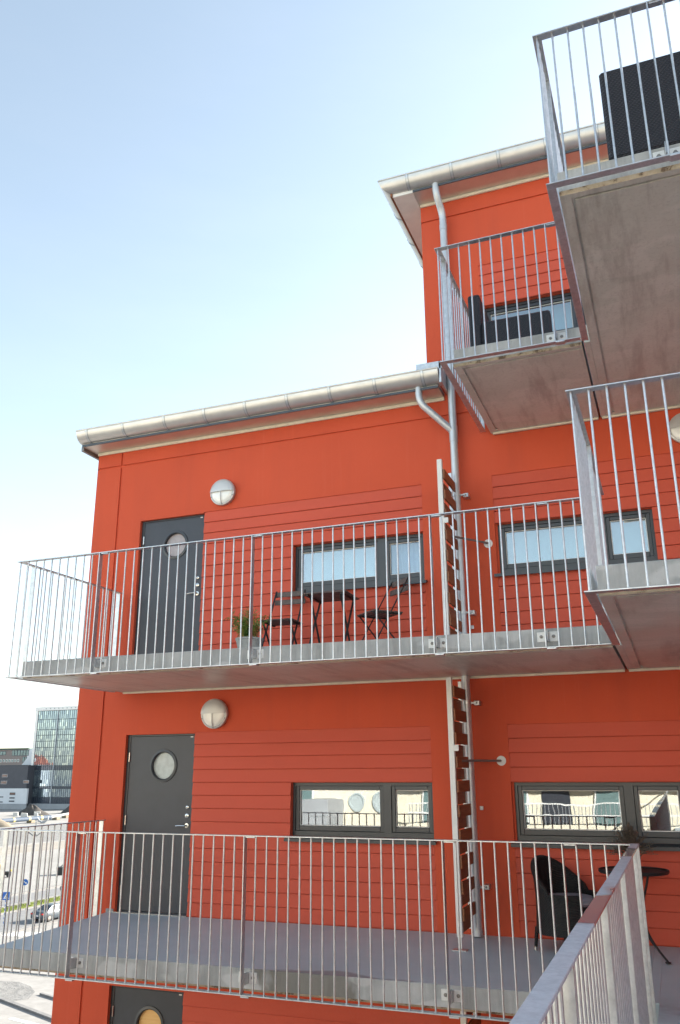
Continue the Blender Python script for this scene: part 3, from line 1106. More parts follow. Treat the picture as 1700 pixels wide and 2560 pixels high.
BALM = meshes_for(-.175, 1.09)
b = MB()
b.box(-.005, -.03, -.175, .005, .03, 1.09, 'galvanised', .0015)
POST_X = b.mesh('post')       # flat face looks along x
b = MB()
b.box(-.03, -.005, -.175, .03, .005, 1.09, 'galvanised', .0015)
POST_Y = b.mesh('post')
b = MB()
for s_ in (-1, 1):
    b.box(s_ * .012, .108, -.115, s_ * .09, .12, -.028, 'zinc_plate', .004)
    b.box(s_ * .0055, .025, -.115, s_ * .012, .12, -.028, 'galvanised', .001)
BRK_X = b.mesh('bracket')
b = MB()
b.lathe([(.016, 0), (.016, .003), (.011, .004), (.011, .012), (.0001, .014)], 'bolt_steel', (0, 0, 0), 'y', 6)
BOLT = b.mesh('bolt')
b = MB()
for s_ in (-1, 1):
    b.box(.108, s_ * .012, -.115, .12, s_ * .09, -.028, 'galvanised', .004)
    b.box(.025, s_ * .0055, -.115, .12, s_ * .012, -.028, 'galvanised', .001)
BRK_Y = b.mesh('bracket')
b = MB()
b.box(.012, -.022, 1.078, .105, .022, 1.0895, 'galvanised', .002)
SPLICE_T = b.mesh('splice_plate')
b = MB()
b.box(.005, -.034, -.197, .085, .030, -.1855, 'galvanised', .002)
SPLICE_B = b.mesh('splice_plate')


def rail_bar(par, name, p0, p1, z0, z1, mat='galvanised', ext0=0.03, ext1=0.03, w=.06):
    """flat bar along x or y between two points"""
    b = MB()
    if abs(p0[0] - p1[0]) > abs(p0[1] - p1[1]):
        b.box(p0[0] - ext0, p0[1] - w / 2, z0, p1[0] + ext1, p0[1] + w / 2, z1, mat, .002)
    else:
        lo, hi = min(p0[1], p1[1]), max(p0[1], p1[1])
        b.box(p0[0] - w / 2, lo - ext0, z0, p0[0] + w / 2, hi + ext1, z1, mat, .002)
    return b.build(name, par)


def run_x(par, x0, x1, y, lev, posts, brackets=None, skip_first=False):
    n = int(round((x1 - x0) / STEP))
    xs = [x0 + STEP * i for i in range(n + 1) if x0 + STEP * i < x1 - .02]
    pi = {min(range(len(xs)), key=lambda i: abs(xs[i] - p)) for p in posts}
    for i, x in enumerate(xs):
        if i in pi:
            inst('post', POST_X, par, (x, y, lev))
            br = inst('bracket', BRK_X, par, (x, y, lev))
            for s_ in (-1, 1):
                inst('bolt', BOLT, br, (x + s_ * .052, y + .108, lev - .07))
            inst('splice_plate', SPLICE_T, par, (x, y, lev))
            inst('splice_plate', SPLICE_B, par, (x, y, lev))
        else:
            inst('baluster', BALM, par, (x, y, lev))


def run_y(par, x, y0, y1, lev, posts, step=STEP):
    """from the front corner y0 back to y1"""
    n = int((y1 - y0) / step)
    ys = [y0 + step * (i + 1) for i in range(n)]
    pi = {min(range(len(ys)), key=lambda i: abs(ys[i] - p)) for p in posts}
    for i, y in enumerate(ys):
        inst('post' if i in pi else 'baluster', POST_Y if i in pi else BALM, par, (x, y, lev))


def slab(par, x0, x1, yf, lev, left_drip=True, notch=None, right=True):
    b = MB()
    T = .182
    top0, topw = lev, lev + .062
    yb = -.0125

    def ztop(y):
        return top0 + (topw - top0) * max(0, min(1, (y - SLABF) / (0 - SLABF)))
    us_ = [x0, x1, x0 + .075, x0 + .098]
    vs_ = [yf + .022, yb, yf + .075, yf + .098, -.11]

    def dep(u, v):
        if x0 + .075 < u < x0 + .098 and yf + .075 < v < -.11 and left_drip:
            return .014
        if u > x0 + .098 and yf + .075 < v < yf + .098:
            return .014
        return 0.0
    b.grid(us_, vs_, dep, lambda u, v, d: (u, v, lev - T + d), 'soffit_concrete')
    c = .006
    b.add([(x0, yf, lev - T + .022), (x1, yf, lev - T + .022), (x1, yf, lev - c), (x0, yf, lev - c)], [(0, 1, 2, 3)], 'slab_concrete')
    b.add([(x0, yf, lev - T + .022), (x1, yf, lev - T + .022), (x1, yf + .022, lev - T), (x0, yf + .022, lev - T)], [(0, 1, 2, 3)], 'edge_strip')
    b.add([(x0, yf, lev - c), (x1, yf, lev - c), (x1, yf + c, lev), (x0, yf + c, lev)], [(0, 1, 2, 3)], 'slab_concrete')
    for x in (x0, x1):
        b.add([(x, yf, lev - T + .022), (x, yf + .022, lev - T), (x, yb, lev - T), (x, yb, ztop(yb)), (x, min(SLABF, yb), lev), (x, yf + c, lev), (x, yf, lev - c)],
              [(0, 1, 2, 3, 4, 5, 6)], 'slab_concrete')
    if yf < SLABF - .05:
        b.add([(x0, yf + c, lev), (x1, yf + c, lev), (x1, SLABF, lev), (x0, SLABF, lev)], [(0, 1, 2, 3)], 'deck_coating')
    ya = SLABF if yf < SLABF - .05 else yf + c
    b.add([(x0, ya, lev), (x1, ya, lev), (x1, yb, ztop(yb)), (x0, yb, ztop(yb))], [(0, 1, 2, 3)], 'deck_coating')
    o = b.build('slab', par, sharp=0)
    return o


def shallow(name_label, lev, x_left, posts, side_posts, strip_x=None):
    bal = thing('balcony', name_label, 'balcony', (-3.0, -1.0, lev), group='balconies on the red facade')
    xr_ = x_left - .0
    slab(bal, x_left + .075, -.835, SLABF, lev)
    rail_bar(bal, 'handrail', (x_left, D1), (-.835, D1), lev + 1.09, lev + 1.10, ext1=0.0)
    rail_bar(bal, 'handrail', (x_left, D1 + .0301), (x_left, -.10), lev + 1.09, lev + 1.10, ext0=0, ext1=0)
    rail_bar(bal, 'bottom_rail', (x_left, D1), (-.835, D1), lev - .185, lev - .175, ext1=0.0)
    rail_bar(bal, 'bottom_rail', (x_left, D1 + .0301), (x_left, -.10), lev - .185, lev - .175, ext0=0, ext1=0)
    run_x(bal, x_left, -.85, D1, lev, posts)
    run_y(bal, x_left, D1, -.10, lev, side_posts)
    js = MB()
    js.box((x_left + .10) if strip_x is None else strip_x, -.045, lev - .205, -.84, -.0126, lev - .1825, 'cream_trim', .003)
    js.build('joint_strip', bal)
    return bal


PX2 = [-5.964, -4.137, -2.311, -1.335]
bal1 = shallow('lowest long grey concrete balcony, its blue-grey deck seen from above', 0.0, -7.049, [-5.98, -4.15, -2.311, -1.335], [-1.79, -.14])
bal2 = shallow('middle long concrete balcony with folding table set and potted bush', H, -7.049, PX2, [-1.79, -.14])
bal3 = shallow('short upper concrete balcony with black wicker armchair, above the lower gutter', 2 * H, -2.133, [-1.024], [-1.79, -.14])
bal0 = thing('balcony', 'red-walled balcony slab at the bottom edge of the photo, below the long decks', 'balcony', (-3.0, -1.0, -H), group='balconies on the red facade')
slab(bal0, -6.974, 3.0, SLABF, -H)


def deep(label, lev, post_y, xr=3.0):
    bal = thing('balcony', label, 'balcony', (1.0, -3.0, lev), group='balconies on the red facade')
    slab(bal, -.757, xr, D2 + .11, lev)
    # the piece that fills the notch beside the shallow slab
    b = MB()
    b.box(-.812, -1.875, lev - .181, -.7575, -.014, lev + .001, 'soffit_concrete', .002)
    b.build('slab_edge', bal)
    rail_bar(bal, 'handrail', (-.797, D2), (xr, D2), lev + 1.09, lev + 1.10, ext1=0)
    rail_bar(bal, 'handrail', (-.797, D2 + .0301), (-.797, D1 - .035), lev + 1.09, lev + 1.10, ext0=0, ext1=0)
    rail_bar(bal, 'bottom_rail', (-.797, D2), (xr, D2), lev - .185, lev - .175, ext1=0)
    rail_bar(bal, 'bottom_rail', (-.797, D2 + .0301), (-.797, -1.92), lev - .185, lev - .175, ext0=0, ext1=0)
    run_x(bal, -.797, xr - .02, D2, lev, [-.06 + STEP * .0, 1.75])
    run_y(bal, -.797, D2, D1 - .05, lev, post_y)
    js = MB()
    js.box(-.80, -.045, lev - .205, xr, -.0126, lev - .1825, 'cream_trim', .003)
    js.build('joint_strip', bal)
    return bal


bal2d = deep('deep concrete balcony at right edge over the middle deck, bare pale slab front', H, [-3.2])
bal3d = deep('topmost deep concrete balcony with black wicker sofa, top right corner', 2 * H, [-3.75])
# walkway the photograph is taken from
wk = thing('balcony', 'concrete walkway with broad wet galvanised handrail in the foreground', 'balcony', (1.0, -6.0, 0), group='balconies on the red facade')
slab(wk, -.757, 3.0, -19.9, 0.0)
b = MB()      # deck strip that closes the joint to the shallow slab
b.prism([(-1.875, -.18), (-1.875, .0015), (-.014, .0635), (-.014, -.18)], 'deck_coating', lambda y, z: (-.832, y, z), lambda y, z: (-.7575, y, z))
b.build('slab_edge', wk, sharp=0)
rail_bar(wk, 'handrail', (-.812, -19.8), (-.812, D1), 1.089, 1.101, 'wet_rail', ext0=0, ext1=.03, w=.064)
rail_bar(wk, 'bottom_rail', (-.812, -19.8), (-.812, D1), -.185, -.175, ext0=0, ext1=.03)
n_ = int((D1 + 14.7) / STEP)
fgp = [-2.45, -3.75, -5.05, -6.35, -7.65, -8.95, -10.25, -11.55]
ys_ = [D1 - STEP * i for i in range(n_)]
pi_ = {min(range(n_), key=lambda i: abs(ys_[i] - p)) for p in fgp} | {0}
for i, y in enumerate(ys_):
    inst('post' if i in pi_ else 'baluster', POST_Y if i in pi_ else BALM, wk, (-.812, y, 0))


# ------------------------------------------------------------------ privacy screens with a stay
def screen(lev, zb, zt, label, foot=True, arm_z=1.743):
    x = -2.528
    y0, y1 = -.70, -.19
    s_ = thing('privacy_screen', label, 'screen', (x, y0, lev), group='slatted screens between neighbouring decks')
    b = MB()
    b.box(x - .027, y0 - .005, lev + zb, x + .027, y0 + .005, lev + zt, 'white_paint', .0015)
    b.box(x + .018, y0 + .005, lev + zb, x + .027, y0 + .045, lev + zt, 'white_paint', .001)
    b.build('post', s_)
    b = MB()
    b.box(x - .02, y1 - .03, lev + zb, x + .02, y1 - .02, lev + zt, 'galvanised', .0015)
    b.build('post', s_)
    sm = MB()
    sm.box(-.011, y0 + .012, 0, .011, y1, .112, 'plank_wood', .003)
    me = sm.mesh('slat', (0, 0, 0))
    z = zb + .02
    k = 0
    while z + .112 < zt:
        inst('slat', me, s_, (x + (.040 if k % 2 else -.004), 0, lev + z))
        z += .1155
        k += 1
    b = MB()
    fx, fz = -2.17, lev + arm_z
    b.tube([(x + .02, y0 + .18, lev + arm_z + .0), (fx, -.03, fz)], .012, 'rod_steel', 10)
    b.build('stay_rod', s_)
    b = MB()
    b.lathe([(.050, 0.002), (.050, .010), (.022, .012), (.022, .03), (.0001, .03)], 'white_paint', (fx, -.001, fz), 'y', 24)
    b.build('wall_flange', s_)
    b = MB()
    b.box(x + .005, y0 - .012, lev + arm_z + .09, x + .075, y0 - .006, lev + arm_z + .15, 'white_paint', .003)
    b.build('clip_plate', s_)
    if foot:
        b = MB()
        b.box(x - .018, y0 + .002, lev + .052, x + .018, y0 + .010, lev + zb + .02, 'galvanised', .001)
        b.box(x - .07, y0 - .045, lev + .038, x + .07, y0 + .05, lev + .048, 'galvanised', .002)
        b.build('foot', s_)
    return s_


screen(0, .15, 2.56, 'tall slatted wooden screen on the lowest deck, post reaching the slab above')
screen(H, .15, 2.13, 'slatted wooden screen on the middle balcony with its post ending free', arm_z=1.30)
screen(-H, .15, 2.56, 'screen post peeping out below the lowest railing', arm_z=1.743)


# ------------------------------------------------------------------ bulkhead lamps
def wall_lamp(x, z, label):
    t_ = thing('wall_lamp', label, 'lamp', (x, 0, z), group='round bulkhead lamps on the facade')
    b = MB()
    b.lathe([(.160, 0.0005), (.172, .012), (.178, .04), (.176, .062), (.160, .070), (.152, .066)], 'lamp_body', (x, 0, z), 'y', 48)
    b.build('housing', t_)
    b = MB()
    b.lathe([(.153, .064), (.145, .074), (.11, .086), (.06, .092), (.0001, .094)], 'lamp_glass', (x, 0, z), 'y', 40)
    b.build('lens', t_)
    b = MB()      # eyelid over the upper half
    prof = [(.176, .066), (.170, .082), (.150, .096), (.11, .108), (.06, .114), (.0001, .116)]
    b.lathe(prof, 'lamp_body', (x, 0, z), 'y', 24, 0.0, math.pi)
    b.build('hood', t_)
    b = MB()
    b.tube([(x, -.110, z + .003), (x, -.106, z - .06), (x, -.096, z - .115), (x, -.068, z - .165)], .006, 'lamp_body', 8)
    b.build('guard_bar', t_)
    for a in (200, 270, 340):
        b = MB()
        b.lathe([(.007, .068), (.006, .076), (.0001, .077)], 'bolt_steel', (x + .166 * math.cos(R(a)), 0, z + .166 * math.sin(R(a))), 'y', 8)
        b.build('screw', t_)


wall_lamp(-5.605, 5.147, 'round half-hooded lamp above the upper grey door')
wall_lamp(-5.605, 2.322, 'round half-hooded lamp between the lowest door and the slab over it')
wall_lamp(.045, 5.165, 'round lamp cut by the right photo edge, beneath the top balcony')


# ------------------------------------------------------------------ balcony furniture
def bistro_chair(loc, rz, label):
    c = thing('folding_chair', label, 'chair', loc, rz, 'folding bistro chairs at the small table')
    # local: seat faces -y (front), x across
    for i in range(6):
        b = MB()
        y = -.17 + i * .063
        b.box(-.20, y, .437 + .004 * (i < 1), .20, y + .048, .455, 'dark_wood', .004)
        b.build('seat_slat', c, o=(0, 0, 0))
    for z in (.70, .80):
        b = MB()
        yb = .215 + (z - .45) * .22
        b.box(-.195, yb - .008, z, .195, yb + .008, z + .062, 'dark_wood', .004)
        b.build('back_slat', c, o=(0, 0, 0))
    for sx_ in (-1, 1):
        b = MB()
        b.bar((sx_ * .185, -.21, .0), (sx_ * .185, .295, .875), .020, .008, 'black_iron', (0, 1, 0))
        b.build('back_leg', c, o=(0, 0, 0))
        b = MB()
        b.bar((sx_ * .165, .24, .0), (sx_ * .165, -.15, .43), .020, .008, 'black_iron', (0, 1, 0))
        b.build('front_leg', c, o=(0, 0, 0))
        b = MB()
        b.box(sx_ * .178, -.17, .425, sx_ * .150, .19, .437, 'black_iron')
        b.build('seat_rail', c, o=(0, 0, 0))
    for (y, z) in ((-.155, .09), (.175, .08)):
        b = MB()
        b.tube([(-.175, y, z), (.175, y, z)], .006, 'black_iron', 6)
        b.build('cross_bar', c, o=(0, 0, 0))
    return c


DK = H + .05
bistro_chair((-4.55, -.43, DK), R(3), 'folding chair left of the small table, back against the wall')
bistro_chair((-3.34, -.48, DK), R(-42), 'folding chair right of the small table, seen from its side')
tb = thing('folding_table', 'small folding slat-top bistro table under the upper window', 'table', (-3.93, -.42, DK), R(3))
for i in range(7):
    b = MB()
    b.box(-.26, -.26 + i * .076, .692, .26, -.26 + i * .076 + .060, .708, 'dark_wood', .003)
    b.build('top_slat', tb, o=(0, 0, 0))
for sx_ in (-1, 1):
    b = MB()
    b.box(sx_ * .215, -.25, .672, sx_ * .195, .25, .690, 'black_iron')
    b.build('top_rail', tb, o=(0, 0, 0))
    b = MB()
    b.bar((sx_ * .205, -.24, 0), (sx_ * .205, .20, .68), .022, .008, 'black_iron', (0, 1, 0))
    b.build('leg', tb, o=(0, 0, 0))
    b = MB()
    b.bar((sx_ * .180, .24, 0), (sx_ * .180, -.20, .68), .022, .008, 'black_iron', (0, 1, 0))
    b.build('leg', tb, o=(0, 0, 0))
for y in (-.20, .20):
    b = MB()
    b.tube([(-.2, y, .06), (.2, y, .06)], .006, 'black_iron', 6)
    b.build('cross_bar', tb, o=(0, 0, 0))

pl = thing('potted_plant', 'bushy feathery green plant in grey pot on middle balcony', 'plant', (-4.715, -.9, H + .033))
b = MB()
b.lathe([(.0001, 0), (.105, 0), (.148, .19), (.155, .195), (.155, .215), (.138, .215), (.130, .17)], 'pot_concrete', n=28)
b.build('pot', pl, o=(0, 0, 0))
b = MB()
b.lathe([(.0001, .18), (.132, .18)], 'soil', n=20)
b.build('soil', pl, o=(0, 0, 0))
rnd = random.Random(11)
stm, lf1, lf2 = MB(), MB(), MB()
for i in range(46):
    a = rnd.uniform(0, 6.283)
    sp = rnd.uniform(.03, .26)
    hh = rnd.uniform(.12, .36) * (1.1 - sp * 1.3)
    p0 = Vector((rnd.uniform(-.07, .07), rnd.uniform(-.07, .07), .18))
    p2 = Vector((math.cos(a) * sp, math.sin(a) * sp * .8, .20 + hh))
    p1 = (p0 + p2) / 2 + Vector((0, 0, .06))
    pts = [p0, p1, p2]
    stm.tube(pts, .0028, 'leaf', 4, r1=.0012)
    for q in range(24):
        t_ = rnd.uniform(.15, 1.05)
        base = p0.lerp(p1, t_ * 2) if t_ < .5 else p1.lerp(p2, t_ * 2 - 1)
        d = Vector((rnd.gauss(0, 1), rnd.gauss(0, 1), rnd.gauss(.1, .7))).normalized()
        L_ = rnd.uniform(.035, .085)
        w = d.cross(Vector((rnd.gauss(0, 1), rnd.gauss(0, 1), 1))).normalized() * .0048
        dst = lf2 if (rnd.random() < .2) else lf1
        mid = base + d * L_ * .5
        dst.add([base, mid + w, base + d * L_ + Vector((0, 0, -.012)), mid - w], [(0, 1, 2, 3)], 'leaf_yellow' if dst is lf2 else 'leaf')
stm.build('stem', pl, o=(0, 0, 0))
lf1.build('foliage', pl, o=(0, 0, 0), sharp=0)
lf2.build('foliage', pl, o=(0, 0, 0), sharp=0)

# wicker tub chair on the lowest deck
wc = thing('wicker_chair', 'dark wicker tub chair with grey cushion behind the foreground handrail', 'chair', (-1.545, -.44, .048), R(58))
b = MB()
N = 36
rows = []
# shell: open towards -y; height falls from the back to the arms
for j in range(9):
    row = []
    for i in range(N + 1):
        th_ = R(-62) + (R(242) - R(-62)) * i / N          # 90deg = back (+y)
        back = max(0.0, math.sin(th_))
        top = .53 + .25 * back ** 1.3 - (.05 if back == 0 else 0)
        z = .16 + (top - .16) * j / 8
        flare = 1.0 + .13 * ((z - .16) / .7) ** 2 - .08 * math.sin(math.pi * (z - .16) / .75)
        row.append((math.cos(th_) * .315 * flare, math.sin(th_) * .30 * flare, z))
    rows.append(row)
for ins, off in ((0, 1.0), (1, .88)):
    vs_ = [(x * off, y * off, z) for row in rows for x, y, z in row]
    b.add(vs_, [(j * (N + 1) + i, j * (N + 1) + i + 1, (j + 1) * (N + 1) + i + 1, (j + 1) * (N + 1) + i) for j in range(8) for i in range(N)], 'wicker_grey')
for row in (rows[-1],):
    b.tube([(x * .94, y * .94, z) for x, y, z in row], .026, 'wicker_grey', 10)
for i in (0, N):
    b.tube([(r_[i][0] * .94, r_[i][1] * .94, r_[i][2]) for r_ in rows], .022, 'wicker_grey', 10)
b.build('shell', wc, o=(0, 0, 0))
b = MB()
b.prism([(math.cos(R(a)) * .27, math.sin(R(a)) * .26) for a in range(-62, 243, 16)], 'wicker_grey', lambda x, y: (x, y, .18), lambda x, y: (x, y, .40))
b.build('seat', wc, o=(0, 0, 0))
b = MB()
b.lathe([(.0001, .40), (.22, .40), (.245, .42), (.245, .445), (.22, .47), (.0001, .48)], 'cushion_grey', (0, -.01, 0), n=28)
b.build('cushion', wc, o=(0, 0, 0))
for (x, y) in ((-.22, -.22), (.22, -.22), (-.20, .22), (.20, .22)):
    b = MB()
    b.tube([(x * 1.08, y * 1.08, 0), (x, y, .2)], .014, 'wicker_grey', 8, r1=.018)
    b.tube([(x * 1.08, y * 1.08, 0), (x * 1.07, y * 1.07, .03)], .016, 'chrome', 8)
    b.build('leg', wc, o=(0, 0, 0))

rt = thing('round_table', 'black round side table with curved iron legs beside the wicker chair', 'table', (-.93, -.42, .048), 0)
b = MB()
b.lathe([(.0001, .690), (.29, .690), (.305, .688), (.312, .700), (.312, .716), (.302, .716), (.296, .703), (.0001, .703)], 'black_iron', n=40)
b.build('tabletop', rt, o=(0, 0, 0))
for a in (-50, 70, 190):
    b = MB()
    ca, sa = math.cos(R(a)), math.sin(R(a))
    prof = [(.20, .685), (.17, .60), (.10, .48), (.07, .36), (.09, .24), (.17, .13), (.28, .055), (.335, .02), (.35, .008)]
    b.tube(smooth_path([(ca * r_, sa * r_, z) for r_, z in prof], 3), .010, 'black_iron', 8)
    b.lathe([(.0001, 0), (.024, 0), (.024, .010), (.0001, .014)], 'black_iron', (ca * .35, sa * .35, 0), n=12)
    b.build('leg', rt, o=(0, 0, 0))
b = MB()
b.lathe([(.075, .36), (.082, .365), (.075, .37)], 'black_iron', n=20)
b.build('leg_ring', rt, o=(0, 0, 0))

hp = thing('heather_pot', 'withered heather in small terracotta pot on black round table', 'plant', (-.93, -.40, .048 + .704))
b = MB()
b.lathe([(.0001, 0), (.050, 0), (.068, .10), (.074, .102), (.074, .118), (.062, .118), (.055, .09)], 'pot_terracotta', n=24)
b.build('pot', hp, o=(0, 0, 0))
hs = MB()
rnd = random.Random(5)
for i in range(240):
    a, sp = rnd.uniform(0, 6.283), abs(rnd.gauss(0, .12))
    sp = min(sp, .24)
    top = Vector((math.cos(a) * sp, math.sin(a) * sp, .13 + rnd.uniform(.12, .30) - sp * .55))
    b0 = Vector((rnd.uniform(-.04, .04), rnd.uniform(-.04, .04), .09))
    mid = (b0 + top) / 2 + Vector((0, 0, .03))
    hs.tube([b0, mid, top], .0032, 'heather_dry', 4, r1=.0016)
    for q in range(16):
        t_ = rnd.uniform(.4, 1)
        p = mid.lerp(top, t_)
        d = Vector((rnd.gauss(0, 1), rnd.gauss(0, 1), rnd.gauss(.4, .6))).normalized() * rnd.uniform(.008, .02)
        w = d.cross(Vector((.3, .2, 1))).normalized() * .004
        hs.add([p, p + d * .5 + w, p + d, p + d * .5 - w], [(0, 1, 2, 3)], 'heather_dry')
hs.build('foliage', hp, o=(0, 0, 0), sharp=0)


# wicker seats on the upper balconies
def wicker_seat(label, name, loc, rz, w, d, back_h, arm_h, seat_h, group=None):
    s_ = thing(name, label, 'sofa' if w > 1.2 else 'armchair', loc, rz, group)
    th_ = .13
    b = MB()      # back at +y
    b.box(-w / 2, d / 2 - th_, .07, w / 2, d / 2, back_h, 'wicker_black', .018)
    b.build('backrest', s_, o=(0, 0, 0))
    for sx_ in (-1, 1):
        b = MB()
        b.box(sx_ * w / 2, -d / 2, .07, sx_ * (w / 2 - th_), d / 2 - th_ - .002, arm_h, 'wicker_black', .018)
        b.build('armrest', s_, o=(0, 0, 0))
    b = MB()
    b.box(-w / 2 + th_ + .002, -d / 2 + .01, .10, w / 2 - th_ - .002, d / 2 - th_ - .002, seat_h, 'wicker_black', .015)
    b.build('seat', s_, o=(0, 0, 0))
    n = 2 if w > 1.2 else 1
    cw = (w - 2 * th_ - .02) / n
    for i in range(n):
        b = MB()
        x0 = -w / 2 + th_ + .01 + i * cw
        b.box(x0 + .006, -d / 2 + .0, seat_h + .002, x0 + cw - .006, d / 2 - th_ - .01, seat_h + .11, 'cushion_grey', .03)
        b.build('cushion', s_, o=(0, 0, 0))
    for sx_ in (-1, 1):
        for sy_2 in (-1, 1):
            b = MB()
            b.box(sx_ * (w / 2 - .02), sy_2 * (d / 2 - .02), 0, sx_ * (w / 2 - .07), sy_2 * (d / 2 - .07), .08, 'black_iron', .003)
            b.build('leg', s_, o=(0, 0, 0))
    return s_


wicker_seat('black wicker sofa, its woven back against the topmost railing', 'wicker_sofa', (.43, -3.62, 2 * H), R(180), 1.68, .80, .83, .60, .30)
wicker_seat('black wicker armchair, tall back turned left, on short upper balcony', 'wicker_armchair', (-1.59, -.78, 2 * H + .03), R(90), .76, .86, .97, .62, .30)


# ------------------------------------------------------------------ building across the yard (seen in the lower windows)
OY = -20.0
ob_ = thing('cream_building', 'sunlit cream rendered building across the yard, mirrored in lower windows', 'building', (-6, OY - 4, GZ))
b = MB()
b.box(-26, OY - 9, GZ, 9, OY, 5.2, 'cream_render')
b.build('wall', ob_)
b = MB()
b.box(-26.3, OY - 9.3, 5.2, 9.3, OY + .3, 5.4, 'roof_sheet')
b.build('roof', ob_)
def opart(name, x0, y0, z0, x1, y1, z1, mat, c=0.0):
    b = MB()
    b.box(x0, OY + y0, z0, x1, OY + y1, z1, mat, c)
    return b.build(name, ob_)


b = MB()
b.lathe([(.36, .0), (.36, .05), (.29, .06), (.29, .01), (.0001, .012)], 'porthole_pale', (0, 0, 0), 'y', 28)
ROUND = b.mesh('round_window')
for k in (-1, 0, 1):
    for x in (-22.0, -20.8, -18.4, -17.2, -11.2, -10.25):
        o = inst('round_window', ROUND, ob_, (x, OY + .002, k * H + .62))
        o.rotation_euler = (0, 0, math.pi)
    for x in (-15.6, -14.0, -6.9, -4.3):
        opart('door', x - .45, .002, k * H - .9, x + .45, .04, k * H + 1.2, 'door_paint', .004)
    for x in (-13.3, -8.4, -5.6, -2.7, .4, 2.4):
        w_ = opart('window', x - .42, .002, k * H - .1, x + .42, .06, k * H + 1.15, 'white_paint', .01)
        b = MB()
        b.box(x - .36, OY + .0605, k * H - .04, x + .36, OY + .068, k * H + 1.09, 'glass_teal')
        b.build('pane', w_)
    # gallery with a pale parapet and a fine railing
    opart('gallery_parapet', -9.0, 1.1, k * H - 1.2, 3.4, 1.25, k * H + .02, 'cream_render', .01)
    opart('gallery_floor', -9.0, .003, k * H - 1.2, 3.4, 1.099, k * H - 1.02, 'slab_concrete')
    b = MB()
    for z in (.30, .62):
        b.box(-9.0, OY + 1.15, k * H + z, 3.4, OY + 1.19, k * H + z + .04, 'white_paint')
    for i in range(100):
        x = -8.95 + i * .123
        b.box(x, OY + 1.16, k * H + .021, x + .022, OY + 1.18, k * H + .62, 'galvanised')
    tag(b.build('gallery_railing', ob_, sharp=0), kind='stuff')
opart('stair_block', -12.75, .003, GZ, -11.75, 1.4, .72, 'plinth_concrete', .01)
opart('stair_block', -12.2, 1.401, GZ, -11.4, 2.4, .2, 'plinth_concrete', .01)

# rows of tiled town houses out of frame to the left, mirrored in the glass tower
for i, (x, y, w, mt) in enumerate([(-318, 226, 24, 'white_cladding'), (-345, 214, 26, 'cream_render'), (-372, 206, 22, 'brick_brown'), (-398, 196, 26, 'white_cladding')]):
    hs_ = thing('town_house', ['white town house with red tiled roof nearest the tower', 'cream town house with red tiled roof next in the row',
                               'brick town house with red tiled roof in the row', 'white town house with red tiled roof farthest along the row'][i], 'house', (x, y, GZ), R(8), 'tiled town houses')
    b = MB()
    b.box(-w / 2, -6, 0, w / 2, 6, 18.5, mt)
    b.build('wall', hs_, o=(0, 0, 0))
    b = MB()
    b.add([(-w / 2 - .4, -6.6, 18.5), (w / 2 + .4, -6.6, 18.5), (w / 2 + .4, 6.6, 18.5), (-w / 2 - .4, 6.6, 18.5), (-w / 2 + 4, 0, 23.5), (w / 2 - 4, 0, 23.5)],
          [(0, 1, 5, 4), (2, 3, 4, 5), (0, 4, 3), (1, 2, 5), (0, 3, 2, 1)], 'tile_red')
    b.build('roof', hs_, o=(0, 0, 0))
    for q in range(3):
        b = MB()
        xx = -w / 3 + q * w / 3
        b.box(xx - 1.0, 3.2, 19.2, xx + 1.0, 6.2, 21.6, 'white_paint')
        b.build('dormer', hs_, o=(0, 0, 0))
    for fl_ in range(5):
        for q in range(7):
            xx = -w / 2 + 2 + q * (w - 4) / 6
            b = MB()
            b.box(xx - .6, 6.001, 2.2 + fl_ * 3.3, xx + .6, 6.06, 4.0 + fl_ * 3.3, 'glass_teal')
            b.build('window', hs_, o=(0, 0, 0))

# ------------------------------------------------------------------ street, kerbs, yard below
sheet('road', strip(-66.2, 40, -61.8, 140, 8.0), GZ + .004, 'asphalt_pale')
sheet('road', strip(-75.5, 40, -73.6, 160, 4.2), GZ + .004, 'asphalt_pale')
sheet('gravel_field', [(-160, 60), (-100, 60), (-100, 300), (-225, 300)], GZ + .004, 'site_ground')
sheet('gravel_bank', [(-178, 150), (-132, 120), (-128, 190), (-165, 225)], GZ + .008, 'gravel_ground')
sheet('sand_track', [(-131, 110), (-119, 105), (-112, 170), (-126, 190)], GZ + .012, 'sand_ground')
sheet('pavement', [(-60.5, 20), (-30, 5), (-30, 60), (-55, 90), (-59, 72)], GZ + .004, 'paving_pale')
sheet('gravel_patch', [(-47.5, 44.6), (-45.9, 44.8), (-44.2, 44.0), (-42.9, 42.9), (-42.0, 41.2), (-42.8, 40.2), (-44.5, 40.3), (-47.5, 42)], GZ + .010, 'gravel_ground')
gs = MB()
gs.prism([(-69.0, 60.0), (-71.3, 60.0), (-71.2, 70.5), (-71.45, 80.7), (-71.2, 110), (-68.9, 110), (-69.1, 77.8), (-69.1, 68.2)], 'grass',
         lambda x, y: (x, y, GZ), lambda x, y: (x, y, GZ + .10))
tag(gs.build('grass_verge', o=(0, 0, 0)), kind='stuff')
tuft = MB()
rnd = random.Random(3)
for i in range(5000):
    x, y = rnd.uniform(-71.3, -69.1), rnd.uniform(62, 100)
    h = rnd.uniform(.05, .16)
    a = rnd.uniform(0, 6.28)
    dx, dy = math.cos(a) * .03, math.sin(a) * .03
    tuft.add([(x - dx, y - dy, GZ + .1), (x + dx, y + dy, GZ + .1), (x + rnd.uniform(-.06, .06), y + rnd.uniform(-.06, .06), GZ + .1 + h)], [(0, 1, 2)], 'grass')
tag(tuft.build('grass_blades', o=(0, 0, 0), sharp=0), kind='stuff')
